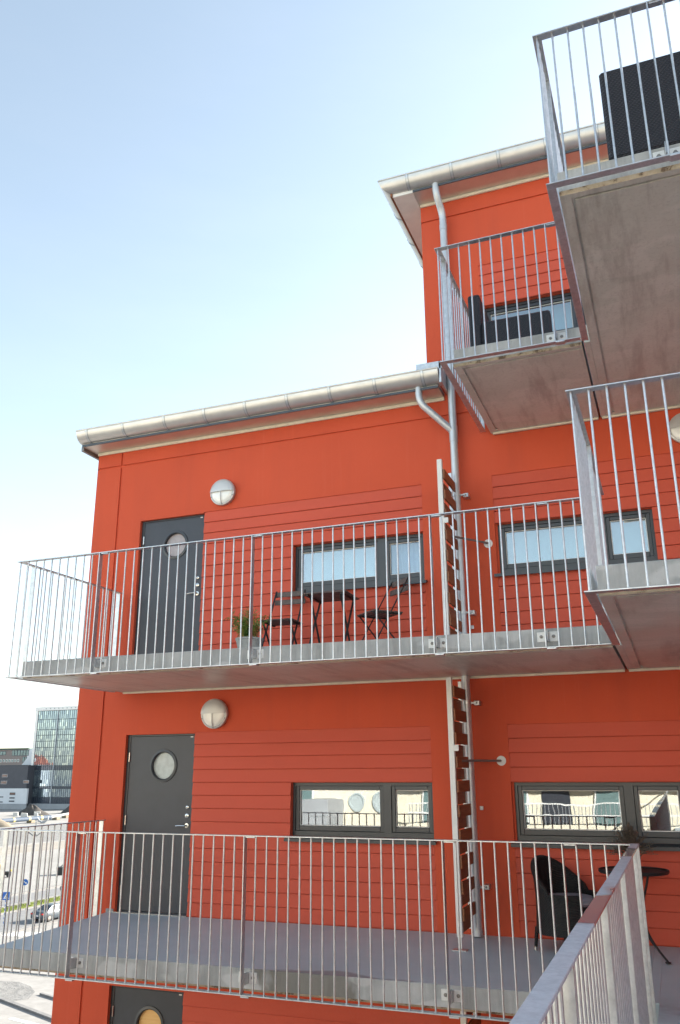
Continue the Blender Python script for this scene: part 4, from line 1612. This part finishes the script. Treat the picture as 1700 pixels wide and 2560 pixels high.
for i, (p, q, w) in enumerate([((-77.9, 60), (-78.2, 110), .3), ((-71.6, 60), (-71.7, 110), .25), ((-68.7, 60), (-68.7, 110), .25),
                               ((-60.6, 50), (-58.9, 90), .25), ((-44.5, 40.8), (-36.2, 37.4), .3), ((-42.0, 42.4), (-37.0, 40.6), .2)]):
    sheet('kerb', strip(*p, *q, w), GZ, 'kerb_stone', thick=.13)
for i in range(5):
    y = 59.0 + i * .0
    x = -60.9 + i * .62
    sheet('crossing_stripe', strip(-61.4 + i * .75, 58.2 + i * .15, -59.9 + i * .75, 60.6 + i * .15, .42), GZ + .012, 'road_paint')
sheet('lane_marking', strip(-39.9, 37.2, -37.4, 36.6, .35), GZ + .014, 'road_paint')


# ------------------------------------------------------------------ parked car
def car(loc, rz, label):
    c = thing('parked_car', label, 'car', loc, rz)
    L_, W = 4.6, .89
    # stations along y (front = +y): (y, halfwidth, z_bottom, z_deck)
    st_ = [(-2.30, .70, .42, .70), (-2.24, .80, .32, .86), (-2.05, .86, .28, .96), (-1.5, .89, .24, 1.00), (-.6, .90, .22, .98), (.5, .90, .22, .95),
           (1.1, .89, .22, .92), (1.7, .86, .26, .84), (2.15, .78, .30, .72), (2.28, .64, .40, .58)]
    b = MB()
    vs_ = []
    n = 11
    for (y, hw, zb, zd) in st_:
        prof = [(-hw * .92, zb), (-hw, zb + .12), (-hw, zd - .16), (-hw * .94, zd - .03), (-hw * .80, zd), (0, zd + .02)]
        prof = prof + [(-x, z) for x, z in reversed(prof[:-1])]
        vs_ += [(x, y, z) for x, z in prof]
    fs = [(i * n + k, i * n + k + 1, (i + 1) * n + k + 1, (i + 1) * n + k) for i in range(len(st_) - 1) for k in range(n - 1)]
    fs += [(i * n, (i + 1) * n, (i + 1) * n + n - 1, i * n + n - 1) for i in range(len(st_) - 1)]
    fs += [tuple(range(n)), tuple((len(st_) - 1) * n + k for k in range(n))]
    b.add(vs_, fs, 'car_paint')
    b.build('body', c, o=(0, 0, 0), sharp=50)
    b = MB()
    gh = [(-1.55, .74, 1.00, 1.01), (-.85, .62, .98, 1.42), (-.3, .63, .97, 1.46), (.3, .62, .96, 1.43), (1.15, .74, .92, .94)]
    vs_ = []
    for (y, hw, z0, z1) in gh:
        vs_ += [(-.78, y, z0), (-hw, y, z1 - .03), (-hw * .85, y, z1), (hw * .85, y, z1), (hw, y, z1 - .03), (.78, y, z0)]
    b.add(vs_, [(i * 6 + k, i * 6 + k + 1, i * 6 + 7 + k, i * 6 + 6 + k) for i in range(4) for k in range(5)], 'car_paint')
    b.build('cabin', c, o=(0, 0, 0), sharp=50)

    def lerp(p, q, t_):
        return tuple(p[i] + (q[i] - p[i]) * t_ for i in range(3))
    b = MB()      # rear and front screens, side glass, each a touch proud
    b.add([(-.66, -1.47, 1.04), (.66, -1.47, 1.04), (.54, -.93, 1.395), (-.54, -.93, 1.395)], [(0, 1, 2, 3)], 'car_glass')
    b.build('rear_window', c, o=(0, -.0, 0)).location = (0, -.012, .012)
    b = MB()
    b.add([(-.66, 1.08, .965), (.66, 1.08, .965), (.55, .36, 1.41), (-.55, .36, 1.41)], [(0, 1, 2, 3)], 'car_glass')
    b.build('windscreen', c, o=(0, 0, 0)).location = (0, .012, .012)
    for sx_ in (-1, 1):
        for seg in (((-1.25, 1.02), (-.30, 1.0), (-.30, 1.40), (-.82, 1.38)), ((-.22, 1.0), (.85, .97), (.32, 1.37), (-.22, 1.40))):
            b = MB()
            pts = []
            for (y, z) in seg:
                t_ = (z - .98) / .44
                pts.append((sx_ * (.785 - (.785 - .63) * max(0, t_) + .006), y, z))
            b.add(pts, [(0, 1, 2, 3)], 'car_glass')
            b.build('side_window', c, o=(0, 0, 0))
        b = MB()
        b.box(sx_ * .48, -2.315, .70, sx_ * .80, -2.20, .84, 'tail_red', .02)
        b.build('tail_light', c, o=(0, 0, 0))
        b = MB()
        b.box(sx_ * .80, .62, .96, sx_ * 1.0, .76, 1.08, 'car_paint', .03)
        b.build('mirror', c, o=(0, 0, 0))
        for y in (-1.40, 1.38):
            b = MB()
            b.lathe([(.0001, .11), (.20, .11), (.30, .10), (.325, .08), (.325, -.08), (.30, -.1)], 'rubber', (0, 0, 0), 'x', 24)
            w_ = b.build('wheel', c, o=(0, 0, 0))
            w_.location = (sx_ * .80, y, .325)
            w_.rotation_euler = (0, 0, 0 if sx_ > 0 else math.pi)
            b = MB()
            b.lathe([(.0001, .114), (.19, .116), (.205, .105)], 'chrome', (0, 0, 0), 'x', 16)
            b.build('rim', w_, o=(0, 0, 0))
    b = MB()
    b.box(-.26, -2.325, .56, .26, -2.30, .66, 'sign_white', .004)
    b.build('number_plate', c, o=(0, 0, 0))
    return c


car((-61.6, 67.5, GZ + .01), R(-4), 'silver-blue saloon car parked on the street below')


# ------------------------------------------------------------------ signs, posts and site clutter
def face(t_, rot):
    t_.rotation_euler = (0, 0, rot)


LOOK = math.atan2(-(-63.6 + .42), (62.8 + 9.2))      # heading from the camera


def post_bands(t_, h, banded):
    if banded:
        n = int(h / .18)
        for i in range(n):
            b = MB()
            b.tube([(0, 0, i * h / n), (0, 0, (i + 1) * h / n)], .055, 'sign_blue' if i % 2 else 'sign_white', 10)
            b.build('post_band', t_, o=(0, 0, 0))
    else:
        b = MB()
        b.tube([(0, 0, 0), (0, 0, h)], .035, 'post_grey', 8)
        b.build('post', t_, o=(0, 0, 0))


s1 = thing('road_sign', 'square blue pedestrian crossing sign on a blue and white banded post', 'sign', (-63.63, 62.81, GZ), R(30))
post_bands(s1, 2.3, True)
b = MB()
b.box(-.36, -.075, 2.30, .36, -.058, 3.02, 'sign_blue', .004)
b.build('plate', s1, o=(0, 0, 0))
b = MB()
b.add([(-.25, -.079, 2.42), (.25, -.079, 2.42), (0, -.079, 2.90)], [(0, 1, 2)], 'sign_white')
b.build('white_triangle', s1, o=(0, 0, 0))
b = MB()     # walking figure
for poly in ([(-.02, 2.72), (.03, 2.72), (.03, 2.77), (-.02, 2.77)], [(-.03, 2.58), (.04, 2.58), (.03, 2.71), (-.02, 2.71)],
             [(-.10, 2.45), (-.06, 2.45), (.01, 2.58), (-.03, 2.58)], [(.06, 2.45), (.10, 2.45), (.04, 2.58), (.0, 2.58)]):
    b.add([(x, -.082, z) for x, z in poly], [(0, 1, 2, 3)], 'black_iron')
b.build('pictogram', s1, o=(0, 0, 0))

s2 = thing('road_sign', 'round blue direction sign with white arrow beyond the grass strip', 'sign', (-71.6, 74.7, GZ), R(38))
post_bands(s2, 2.3, False)
b = MB()
b.lathe([(.0001, .05), (.36, .05), (.36, .035)], 'sign_blue', (0, 0, 2.3), 'y', 28)
b.lathe([(.33, .0515), (.36, .0515)], 'sign_white', (0, 0, 2.3), 'y', 28)
b.build('plate', s2, o=(0, 0, 0))
b = MB()
b.bar((-.16, -.056, 2.42), (.10, -.056, 2.22), .008, .08, 'sign_white')
b.add([(.20, -.056, 2.13), (.02, -.056, 2.15), (.17, -.056, 2.33)], [(0, 1, 2)], 'sign_white')
b.build('arrow', s2, o=(0, 0, 0))

s3 = thing('road_sign', 'round sign seen from its grey back beside the building edge', 'sign', (-66.2, 74.6, GZ), R(40))
post_bands(s3, 1.25, True)
b = MB()
b.tube([(0, 0, 1.25), (0, 0, 2.1)], .035, 'sign_white', 8)
b.build('post', s3, o=(0, 0, 0))
b = MB()
b.lathe([(.0001, .05), (.34, .05), (.34, .03), (.0001, .03)], 'sign_grey', (0, 0, 1.9), 'y', 28)
b.build('plate', s3, o=(0, 0, 0))
b = MB()
b.bar((-.22, -.056, 1.9), (.22, -.056, 1.9), .01, .05, 'post_grey')
b.build('bracket', s3, o=(0, 0, 0))

s4 = thing('road_sign', 'yellow board with red border at the left photo edge', 'sign', (-47.9, 43.6, GZ), R(38))
post_bands(s4, 1.4, False)
b = MB()
b.box(-.62, -.075, 1.3, .62, -.05, 2.25, 'sign_red', .006)
b.build('plate', s4, o=(0, 0, 0))
b = MB()
b.box(-.56, -.081, 1.36, .56, -.0755, 2.19, 'sign_yellow', .002)
b.build('panel', s4, o=(0, 0, 0))

lp = thing('street_post', 'tall dark double-armed street pole rising from the grass strip', 'street lamp', (-70.08, 73.82, GZ), R(40))
b = MB()
b.tube([(0, 0, 0), (0, 0, 8.0)], .17, 'post_grey', 12, r1=.13)
b.tube([(0, 0, 7.9), (0, 0, 8.85)], .05, 'post_grey', 8)
b.build('pole', lp, o=(0, 0, 0))
for sx_ in (-1, 1):
    b = MB()
    b.tube([(0, 0, 7.2), (sx_ * .75, 0, 7.75)], .05, 'post_grey', 8)
    b.tube([(sx_ * .65, 0, 7.7), (sx_ * 1.0, 0, 7.85)], .07, 'post_grey', 8)
    b.build('arm', lp, o=(0, 0, 0))

sk = thing('rubbish_skip', 'black waste skip standing on the sunlit site', 'skip', (-86.2, 100.2, GZ), R(35))
b = MB()
b.prism([(-1.1, 0), (1.1, 0), (1.25, 1.0), (-1.2, 1.05)], 'skip_black', lambda x, z: (x, -.75, z), lambda x, z: (x, .75, z))
b.build('body', sk, o=(0, 0, 0))
b = MB()
b.tube(smooth_path([(-.7, 0, .98), (-.4, 0, 1.3), (.4, 0, 1.33), (.8, 0, 1.0)]), .05, 'skip_black', 8)
b.build('hoop', sk, o=(0, 0, 0))
b = MB()
b.box(.5, -.4, 1.0, 1.0, .4, 1.2, 'machine_yellow', .02)
b.build('lid', sk, o=(0, 0, 0))

mc = thing('site_machine', 'small yellow and black machine at the left edge of the site', 'machine', (-92.3, 94.6, GZ), R(40))
b = MB()
b.box(-.9, -.5, .3, .9, .5, .75, 'skip_black', .05)
b.build('chassis', mc, o=(0, 0, 0))
b = MB()
b.box(-.75, -.4, .75, -.2, .4, 1.75, 'machine_yellow', .06)
b.box(.6, -.3, .75, .95, .3, 1.0, 'machine_yellow', .04)
b.build('hood', mc, o=(0, 0, 0))
for x in (-.6, .6):
    b = MB()
    b.lathe([(.0001, .5), (.28, .5), (.32, .45), (.32, -.45), (.28, -.5), (.0001, -.5)], 'rubber', (x, 0, .32), 'y', 18)
    b.build('roller', mc, o=(0, 0, 0))


def heap(name, loc, rx, ry, h, mat, label, seed, cat='heap', group=None):
    rnd = random.Random(seed)
    b = MB()
    n, m_ = 28, 8
    ph = [rnd.uniform(0, 6.28) for _ in range(6)]
    vs_ = [(0, 0, h)]
    for j in range(1, m_ + 1):
        for i in range(n):
            a = 2 * math.pi * i / n
            r_ = j / m_
            wob = 1 + .12 * math.sin(3 * a + ph[0]) + .08 * math.sin(5 * a + ph[1])
            z = h * (1 - r_) ** .9 * (1 + .12 * math.sin(4 * a + ph[2] + j)) + rnd.uniform(-.04, .04) * h * (1 - r_)
            vs_.append((rx * r_ * wob * math.cos(a), ry * r_ * wob * math.sin(a), max(0, z) - (.02 if j == m_ else 0)))
    fs = [(0, 1 + i, 1 + (i + 1) % n) for i in range(n)]
    for j in range(m_ - 1):
        for i in range(n):
            fs.append((1 + j * n + i, 1 + j * n + (i + 1) % n, 1 + (j + 1) * n + (i + 1) % n, 1 + (j + 1) * n + i))
    b.add(vs_, fs, mat)
    o = b.build(name, None, o=(0, 0, 0), sharp=60)
    o.location = loc
    return tag(o, label, cat, group)


heap('dirt_heap', (-218, 247, GZ), 6.4, 4, 3.6, 'dirt', 'dark dirt heap in front of the tower plinth, left of two', 1, group='heaps of dark soil')
heap('dirt_heap', (-212, 264, GZ), 6.5, 5, 4.2, 'dirt', 'dark dirt heap touching the red building edge, right of two', 2, group='heaps of dark soil')
heap('rubble_heap', (-184, 190, GZ), 8, 5, 3.0, 'rubble', 'brown rubble heap at the left end of the long pipe', 3)
for i, (x, y, w) in enumerate([(-210.0, 234.2, 2.2), (-214.2, 245.6, 2.3), (-207, 236.5, 1.4), (-217, 238, 1.8)]):
    b = MB()
    b.prism([(-w / 2, 0), (w / 2, 0), (w / 2 - .15, 1.25), (-w / 2 + .15, 1.4)], 'block_concrete', lambda a, z: (a, -.6, z), lambda a, z: (a, .6, z))
    o = b.build('concrete_block', None, o=(0, 0, 0))
    o.location = (x, y, GZ)
    o.rotation_euler = (0, 0, R(35))
    tag(o, ['pale concrete block in front of the left dirt heap', 'pale concrete block between the two dirt heaps',
            'low pale concrete block right beside the long dark pipe', 'pale concrete block furthest left by the dirt heaps'][i], 'block', 'concrete blocks on the site')
PIPE_XY = [(-183.0, 193.0), (-184.0, 215.8), (-194.1, 237.6)]
PIPE_PTS = [Vector((x, y, GZ + 1.2)) for x, y in PIPE_XY]
lpipe = thing('site_pipe', 'long dark pipe with yellow straps lying across the building site', 'pipe', (-200, 215, GZ))
pa, pb, pc = PIPE_PTS
b = MB()
b.tube([pa, pb], .62, 'pipe_dark', 14)
b.build('dark_length', lpipe)
b = MB()
b.tube([pb, pc], .36, 'pipe_pale', 14)
b.build('pale_length', lpipe)
for t_ in (.25, .55, .8):
    b = MB()
    q = pa.lerp(pb, t_)
    d = (pb - pa).normalized() * .4
    b.tube([q - d, q + d], .66, 'strap_yellow', 14)
    b.build('strap', lpipe)
for q in (pa.lerp(pb, .1), pa.lerp(pb, .6), pb.lerp(pc, .3), pb.lerp(pc, .8)):
    b = MB()
    b.box(q.x - .9, q.y - .9, GZ, q.x + .9, q.y + .9, q.z - .40, 'rubble', .1)
    b.build('support', lpipe)
bk_ = thing('digger_bucket', 'grey toothed digger bucket lying by the long pipe', 'bucket', (-178.5, 206, GZ), R(35))
b = MB()
b.prism([(-1.6, 1.7), (-1.3, .6), (-.4, 0), (.6, .1), (1.4, .9), (1.5, 2.0), (1.1, 1.1), (.4, .5), (-.3, .45), (-.9, .9)], 'plinth_concrete',
        lambda x, z: (x, -.8, z), lambda x, z: (x, .8, z))
b.build('shell', bk_, o=(0, 0, 0))

# ------------------------------------------------------------------ far buildings
tw = thing('glass_tower', 'tall glass office tower with pale end wall behind the site', 'building', (-246, 296, GZ))
TX0, TX1, TY = -257.4, -222.0, 292.0
b = MB()
b.box(TX0, TY + .15, GZ + 2.1, TX1, TY + 26, 27.6, 'tower_glass_dark')
b.build('core', tw)
b = MB()
b.box(TX0 - 1.25, TY - .35, GZ + 2.1, TX0, TY + 26, 27.6, 'white_panel', .05)
b.build('end_wall', tw)
b = MB()
b.box(TX0 - 1.6, TY - .45, 27.6, TX1, TY + 26.2, 29.2, 'white_panel', .05)
b.build('parapet', tw)
for i in range(9):
    b = MB()
    x = TX0 + 4 + i * 2.2
    b.box(x, TY - .55, 28.2, x + .5, TY - .451, 28.6, 'mullion_grey')
    b.build('vent', tw)
b = MB()
b.tube([(-256, TY + 2, 29.2), (-256, TY + 2, 32.3)], .12, 'mullion_grey', 6)
b.build('aerial', tw)
b = MB()
b.tube([(-254.8, TY + 2, 29.2), (-254.8, TY + 2, 31.4)], .08, 'mullion_grey', 6)
b.build('aerial', tw)
rows_ = [(27.6, 23.9, 0), (23.9, 19.7, 0), (19.7, 17.4, 0), (17.4, 14.9, 0), (14.9, 12.3, 0), (12.3, 8.7, 0), (8.7, 4.9, 0), (4.9, 3.1, 1), (3.1, -3.5, 0),
         (-3.5, -4.4, 1), (-4.4, -7.8, 0), (-7.8, -10.4, 1)]
for (zt, zb, dk) in rows_:
    b = MB()
    n = int((TX1 - TX0) / 1.05)
    # every storey a band of panes, each pane tilted a hair
    rnd = random.Random(int(zt * 10) + 500)
    for i in range(n):
        x0 = TX0 + i * 1.05
        t0 = rnd.uniform(-.004, .004)
        t1 = rnd.uniform(-.004, .004)
        b.add([(x0 + .03, TY + t0, zb + .05), (x0 + 1.02, TY - t0, zb + .05), (x0 + 1.02, TY - t0 + t1, zt - .05), (x0 + .03, TY + t0 + t1, zt - .05)],
              [(0, 1, 2, 3)], 'tower_glass_dark' if dk else 'tower_glass')
    b.build('glass_band', tw, sharp=0)
    b = MB()
    b.box(TX0 + .001, TY - .12, zt - .16, TX1, TY + .14, zt + .0, 'mullion_dark')
    b.build('floor_edge', tw)
b = MB()
n = int((TX1 - TX0) / 1.05)
for i in range(n + 1):
    x = TX0 + i * 1.05
    b.box(x - .06, TY - .10, -10.35, x + .06, TY + .13, 27.5, 'mullion_dark')
tag(b.build('mullions', tw), kind='stuff')
b = MB()
b.box(-247.0, TY - .3, 3.1, -246.6, TY + .1, 27.6, 'mullion_grey')
b.box(-247.0, TY - .3, -10.3, -246.6, TY + .1, 3.0, 'mullion_grey')
b.build('corner_fin', tw)
b = MB()
b.box(TX0 - 1.4, TY - 1.2, GZ, TX1, TY + 20, GZ + 2.1, 'plinth_concrete', .05)
b.build('plinth', tw)

db = thing('charcoal_building', 'low charcoal-clad block with white lower storey beside the tower', 'building', (-275, 292, GZ))
DY = 288.0
b = MB()
b.box(-310, DY, GZ + 2.0, TX0 - 1.3 + 2.0, DY + 30, 4.95, 'charcoal_cladding', .05)
b.box(-310, DY - .2, 4.95, TX0 - 1.5, DY + 30, 5.15, 'mullion_dark')
b.build('wall', db)
b = MB()
b.box(-312, DY - 1.0, -10.4, -255.2 - .0, DY - .01, -4.3, 'white_cladding', .05)
b.build('lower_storey', db)
b = MB()
b.box(-312, DY - 1.6, GZ, -254.6, DY - 1.01, -10.4, 'plinth_concrete', .05)
b.build('plinth', db)


def fwin(par, x0, z0, x1, z1, y, mat='tail_red', fr='mullion_grey'):
    b = MB()
    b.box(x0, y - .12, z0, x1, y - .01, z1, fr, .02)
    w_ = b.build('window', par)
    b = MB()
    b.box(x0 + .18, y - .16, z0 + .18, x1 - .18, y - .1205, z1 - .18, mat)
    b.build('pane', w_)


simple('pane_brown', (0.16, 0.09, 0.07), 0.15, 0, .3, .4)
fwin(db, -270.1, .2, -267.0, 1.5, DY, 'pane_brown')
fwin(db, -270.3, -2.6, -267.0, -1.2, DY, 'pane_brown')
fwin(db, -258.5, -2.3, -255.5, -1.0, DY, 'pane_brown')
fwin(db, -264.1, -6.9, -261.2, -5.9, DY - 1.0, 'pane_brown', 'mullion_dark')
for (x0, z0, x1, z1) in ((-264.0, -8.3, -261.3, -7.8), (-264.1, -9.6, -261.3, -9.1), (-270.4, -7.9, -267.3, -7.5), (-270.4, -9.9, -267.4, -9.5)):
    fwin(db, x0, z0, x1, z1, DY - 1.0, 'tower_glass_dark', 'mullion_dark')
b = MB()
b.prism([(-270.9, 5.2), (-267.5, 9.0), (-266.0, 10.2), (-263.5, 10.5), (-258.5, 10.5), (-258.5, 5.2)], 'white_cladding',
        lambda x, z: (x, 300, z), lambda x, z: (x, 318, z))
b.build('sloping_roof_wing', db)

bb = thing('brick_building', 'brown brick block with green roof edge far left behind charcoal block', 'building', (-305, 340, GZ))
BY = 330.0
b = MB()
b.box(-345, BY, GZ, -294.3, BY + 22, 12.9, 'brick_brown')
b.box(-294.3, BY, GZ, -290.5, BY + 22, 13.2, 'white_cladding')
b.build('wall', bb)
b = MB()
b.box(-345.5, BY - .5, 12.9, -293.3, BY + 22.5, 13.5, 'green_roof_edge')
b.build('roof', bb)
for (x0, z0, x1, z1) in ((-303.6, 9.9, -293.3, 12.6), (-311.2, 10.3, -307.2, 12.2), (-296.9, 6.9, -294.2, 9.4)):
    n = max(2, int((x1 - x0) / 1.7))
    for i in range(n):
        a0 = x0 + (x1 - x0) * i / n
        fwin(bb, a0 + .05, z0, a0 + (x1 - x0) / n - .05, z1, BY, 'glass_teal', 'mullion_dark')
for i in range(8):
    x = -312.2 + i * 1.75
    fwin(bb, x, 7.0, x + 1.2, 8.3, BY, 'glass_teal', 'white_panel')
